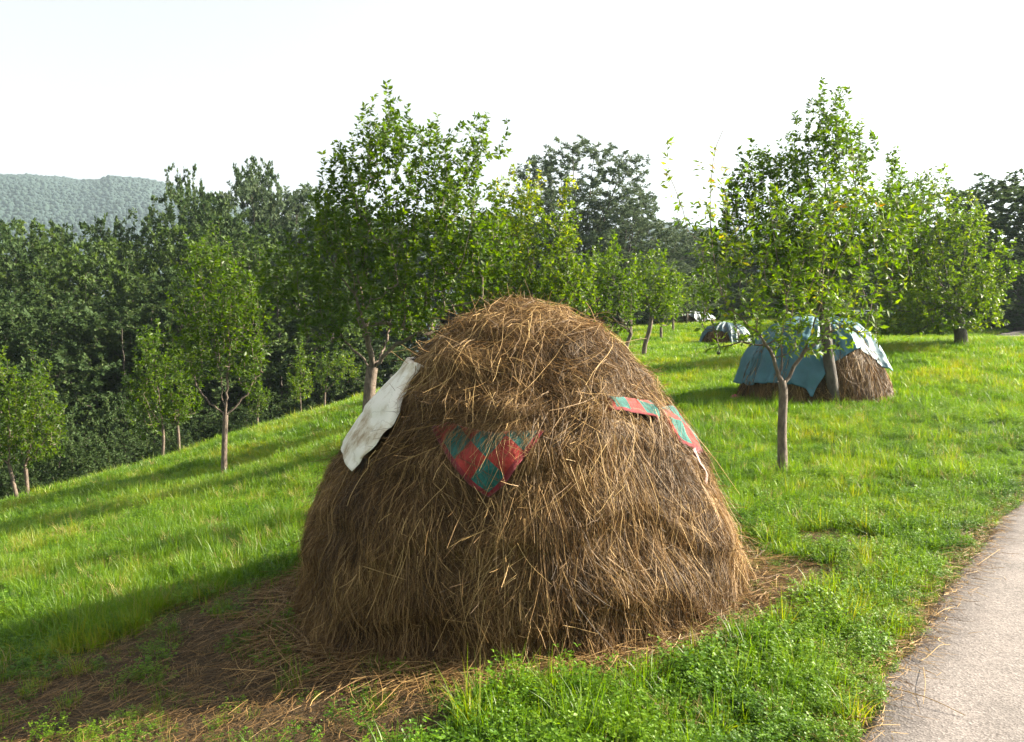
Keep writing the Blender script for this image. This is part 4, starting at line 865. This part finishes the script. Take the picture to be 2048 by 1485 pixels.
for q, (k, px, pt, Y, w_) in enumerate(((5,-60,425,39,230),(0,20,412,37,170),(2,85,428,42,120),(5,150,476,35,200),(0,215,452,40,190),(2,275,408,47,130),(5,330,440,39,170),(0,395,336,46,105),(1,445,365,42,190),(2,490,300,50,120),
        (3,545,328,48,170),(3,605,342,50,170),(0,660,400,46,190),(5,560,470,36,220),(0,80,560,30,220),(1,250,560,32,230),(2,400,520,34,200),(0,-30,560,28,200),(1,660,520,38,220))):
    wood(k, px, pt, Y, w_, WL[q], seed=q)
WC = ['tall grey green willow-like tree, highest behind the haystack top', 'grey green tree on the right flank of the tall willow-like one', 'grey green tree sloping down towards the gap in the hills', 'small dark tree top by the blue gap in the hills', 'grey green tree behind the yellow-green plum crown', 'grey green tree behind the right side of the big plum crown', 'grey green tree behind the middle of the big plum crown', 'grey green tree behind the left middle of the big plum crown', 'low grey green tree above the bushy leaning young tree', 'dark tree above the row of far saplings', 'grey green tree behind the left side of the sparse yellowing crown', 'dark tree behind the middle of the sparse yellowing crown', 'dark tree behind the tall leaning plum trunk', 'dark tree in the gap between the tall plum and the round plum', 'dark tree behind the round dense plum tree', 'low dark tree behind the right side of the haystack top', 'low dark tree above the low dark covered haystack', 'low dark tree just above the blue tarpaulin']
for q, (k, px, pt, Y, w_) in enumerate(((3,1160,258,47,175),(3,1240,370,46,150),(3,1310,425,50,150),(3,1385,448,55,130),(3,1075,400,50,200),(3,960,420,52,220),(3,850,430,50,230),(3,750,420,48,230),(3,1235,500,42,190),(1,1330,520,52,170),(3,1450,470,56,170),(1,1540,470,58,210),(0,1640,470,58,220),(1,1760,480,56,230),(0,1860,500,54,200),(1,1150,520,44,220),(1,1430,560,58,200),(0,1620,590,50,200))):
    wood(k, px, pt, Y, w_, WC[q], seed=q)
for q, (k, px, pt, Y, w_) in enumerate(((1,1965,345,37,200),(0,2060,340,34,220),(2,1930,440,40,150),(1,2040,520,38,220),(0,1990,560,42,180))):
    wood(k, px, pt, Y, w_, ['broad dark tree at the far right beyond the road bend', 'dark tree cut by the right edge of the picture', 'narrower dark tree left of the broad one beyond the road bend', 'low dark tree at the right edge above the far road', 'low dark tree just left of the far road sliver'][q], 'trees beyond the road bend', seed=q)
SB = ['dark shrub right of the light green young tree at the left edge', 'dark shrub below the wood, left of the young twin trees', 'dark shrub close behind the left twin tree', 'small dark shrub at the foot of the leaning young tree', 'low dark shrub on the crest right of the left edge trees', 'dark shrub behind the crowns of the young twin trees', 'dark shrub left behind the pale forked trunk', 'dark shrub right behind the pale forked trunk', 'dark shrub behind the columnar sapling', 'dark shrub behind the small sapling on the crest', 'dark shrub left of the big plum trunk', 'dark shrub in the shade above the left twin tree', 'dark shrub behind the light green young tree', 'dark shrub at the left edge behind the leaning young tree', 'small dark shrub between the twin trunks and the pale forked trunk', 'dark shrub just left of the far road sliver', 'dark shrub above the far road sliver at the right edge', 'dark shrub behind the low dark covered haystack', 'dark shrub behind the white covered heap', 'dark shrub behind the top of the blue tarpaulin', 'dark shrub behind the thin crooked trunk', 'dark shrub behind the bushy leaning young tree']
for q, (px, pt, Y, w_) in enumerate(((110,840,21,150),(180,850,22,150),(250,840,24,140),(40,900,19,120),(150,930,19.5,120),(300,800,27,170),(420,810,29,170),(480,800,29,150),(560,770,33,170),(640,740,35,170),(700,720,36,150),(230,760,28,170),(100,760,26,170),(0,800,23,150),(340,870,24.5,90),(1960,620,36,120),(2030,610,34,120),(1450,600,52,140),(1380,610,56,120),(1560,620,54,130),(1250,620,50,140),(1180,610,48,140))):
    wood(4, px, pt, Y, w_, SB[q], 'shrubs at the edge of the wood', 'shrub', seed=q)

# ---------------------------------------------------------------- other stacks under tarpaulins
def tarp_mat(name, col):
    m, N, L, P, O = newmat(name); tc = N.new('ShaderNodeTexCoord'); no = nd(N, 'ShaderNodeTexNoise', Scale=3.0, Detail=7.0); L.new(tc.outputs['Object'], no.inputs['Vector'])
    r = ramp(N, [(0.3, tuple(c * 0.75 for c in col)), (0.7, tuple(min(1, c * 1.15) for c in col))]); L.new(no.outputs['Fac'], r.inputs[0]); L.new(r.outputs[0], P.inputs['Base Color'])
    P.inputs['Roughness'].default_value = 0.55; P.inputs['Specular IOR Level'].default_value = 0.35
    n2 = nd(N, 'ShaderNodeTexNoise', Scale=9.0, Detail=6.0); L.new(tc.outputs['Object'], n2.inputs['Vector']); b = nd(N, 'ShaderNodeBump', Strength=0.35, Distance=0.04); L.new(n2.outputs['Fac'], b.inputs['Height']); L.new(b.outputs[0], P.inputs['Normal'])
    return m
def small_stack(label, Y, px, rpx, pytop, seed, n, w):
    c = at(px, 650, Y); gz = g1(c[0], c[1]); R0 = rpx / F * Y; H = at(px, pytop, Y)[2] - gz
    pr = [(0, 1), (.3, .97), (.5, .9), (.68, .74), (.8, .55), (.9, .3), (.97, .1), (1.0, 0), (1.06, -.2)]
    S = Stack((c[0], c[1], gz), [(a * R0, b_ * H) for a, b_ in pr], seed, 0.03)
    root = obj('haystack', None, None, (c[0], c[1], gz)); tag(root, label, 'haystack', 'haystacks in the orchard')
    under(S.core('hay_core', M_HAY, root, 48, 24), root)
    a = S.strands(n, 4, 0.15, 0.5, w * 0.5, w, (0.0, 0.9), 0.4, seed + 1, 0.03, 0.004, thr=(-2, 2)); v, f, t = ribbons(*a)
    tag(under(obj('hay_strands', mesh_from('hay_strands', v, f, M_HAY, {'tint': t})), root), kind='stuff'); return S
def tarp(S, hem_px, mat, label, back_u, nth=220, nu=60, fold=0.075, seed=0, tail=None):
    h = np.array([S.pick(*p) for p in hem_px]); o_ = np.argsort(h[:, 0]); h = h[o_]
    th = np.linspace(-math.pi, math.pi, nth); he = np.interp(th, np.r_[-math.pi, h[0, 0] - 0.35, h[:, 0], h[-1, 0] + 0.35, math.pi], np.r_[back_u, back_u, h[:, 1], back_u, back_u])
    he = he + 0.03 * vnoise(np.c_[np.cos(th) * 5, np.sin(th) * 5, np.full(nth, seed + 0.5)], seed + 11)
    u = np.linspace(0.0, 1, nu); TH = np.repeat(th[None], nu, 0); U = u[:, None] * he[None, :]
    wob = TH + 0.10 * vnoise(np.stack([np.cos(TH) * 3, np.sin(TH) * 3, U * 2.0], -1).reshape(-1, 3), seed + 3).reshape(TH.shape)
    fo = fold * (0.25 + 0.9 * u[:, None] ** 1.1) * ((1 - 2 * np.abs(np.sin(wob * 4.5 + seed)) ** 0.7) * 0.8 + (1 - 2 * np.abs(np.sin(wob * 9.7 + 1.3 * seed)) ** 0.8) * 0.5 + 0.5 * vnoise(np.stack([np.cos(TH) * 4, np.sin(TH) * 4, U * 1.5], -1).reshape(-1, 3), seed).reshape(TH.shape))
    P3, _ = S.pos(TH, U, 0.085 + np.maximum(fo, -0.06)); V = P3.reshape(-1, 3); c = np.array([S.c[0], S.c[1], S.c[2] + S.prof[0, 1]])
    i = np.arange(nth - 1)[None, :] + np.arange(nu - 1)[:, None] * nth; Fa = np.stack([i, i + nth, i + nth + 1, i + 1], -1).reshape(-1, 4)
    o = obj('tarpaulin', mesh_from('tarpaulin', V - c, Fa, mat, None, True), None, Vector(c)); md = o.modifiers.new('thickness', 'SOLIDIFY'); md.thickness = 0.004
    tag(o, label, 'tarpaulin', 'tarpaulins over haystacks'); return o
M_BLUE = tarp_mat('blue_tarp', (0.045, 0.130, 0.172)); M_PALE = tarp_mat('pale_tarp', (0.26, 0.29, 0.32)); M_NAVY = tarp_mat('dark_tarp', (0.035, 0.075, 0.095))
S2 = small_stack('haystack under the blue tarpaulin behind the slim trunk', 14.4, 1630, 147, 642, 61, 9000, 0.010)
tarp(S2, [(1488,770),(1520,772),(1560,768),(1590,772),(1612,778),(1624,800),(1632,778),(1650,752),(1668,722),(1690,712),(1715,700),(1742,690),(1758,705),(1770,748)], M_BLUE, 'large blue tarpaulin draped in folds over the nearer of the covered haystacks', S2.len * 0.8, seed=2)
S3 = small_stack('low haystack half covered by a dark blue sheet further up the meadow', 28.0, 1452, 50, 650, 71, 3000, 0.02)
tarp(S3, [(1405,690),(1418,665),(1440,665),(1455,668),(1462,690),(1470,692),(1490,690)], M_NAVY, 'dark blue sheet over the low haystack further up the meadow', S3.len * 0.85, seed=3, fold=0.06)
S4 = small_stack('distant flat haystack under a pale sheet beneath the far trees', 46.0, 1388, 46, 626, 81, 1500, 0.03)
tarp(S4, [(1352,640),(1380,632),(1395,644),(1415,642),(1428,640)], M_PALE, 'pale sheet on the distant flat haystack beneath the far trees', S4.len * 0.7, seed=4, fold=0.05)
# scraps at the foot of the blue covered stack
def scrap(px, py, col, label, sx, sy, seed):
    g_ = on_ground(px, py); r = np.random.default_rng(seed); q = np.stack(np.meshgrid(np.linspace(-1, 1, 9), np.linspace(-1, 1, 7), indexing='ij'), -1); z = 0.05 + 0.05 * vnoise(np.c_[q.reshape(-1, 2) * 2.2, np.zeros(63)], seed)
    V = np.c_[q.reshape(-1, 2) * [sx, sy] * (1 + 0.2 * r.random((63, 1))), z]; i = np.arange(6)[None, :] + np.arange(8)[:, None] * 7
    o = obj('cloth_scrap', mesh_from('cloth_scrap', V, np.stack([i, i + 7, i + 8, i + 1], -1).reshape(-1, 4), plain('scrap_' + label[:4], col), None, True), None, Vector(g_)); md = o.modifiers.new('thickness', 'SOLIDIFY'); md.thickness = 0.004; tag(o, label, 'scrap')
scrap(1480, 800, (0.55, 0.10, 0.16), 'pink cloth scrap on the grass at the left foot of the blue covered stack', 0.14, 0.06, 5)
scrap(1616, 801, (0.6, 0.25, 0.2), 'small reddish scrap on the grass below the tail of the blue tarpaulin', 0.07, 0.05, 6)

# ---------------------------------------------------------------- air
M_HAZE, N, L, P, O = newmat('haze'); N.remove(P); pv_ = N.new('ShaderNodeVolumePrincipled'); pv_.inputs['Color'].default_value = (0.68, 0.86, 1.0, 1); pv_.inputs['Density'].default_value = 0.00026; pv_.inputs['Anisotropy'].default_value = 0.3
L.new(pv_.outputs[0], O.inputs['Volume'])
zl, zh, ex = -20.0, 205.0, 1900.0
V = [(x, y, z) for z in (zl, zh) for x, y in ((-ex, -ex), (ex, -ex), (ex, ex), (-ex, ex))]
hz_ = obj('haze', mesh_from('haze', V, [(3, 2, 1, 0), (4, 5, 6, 7), (0, 1, 5, 4), (1, 2, 6, 5), (2, 3, 7, 6), (3, 0, 4, 7)], M_HAZE)); tag(hz_, 'thin pale haze in the air over the valley', 'haze', kind='stuff')
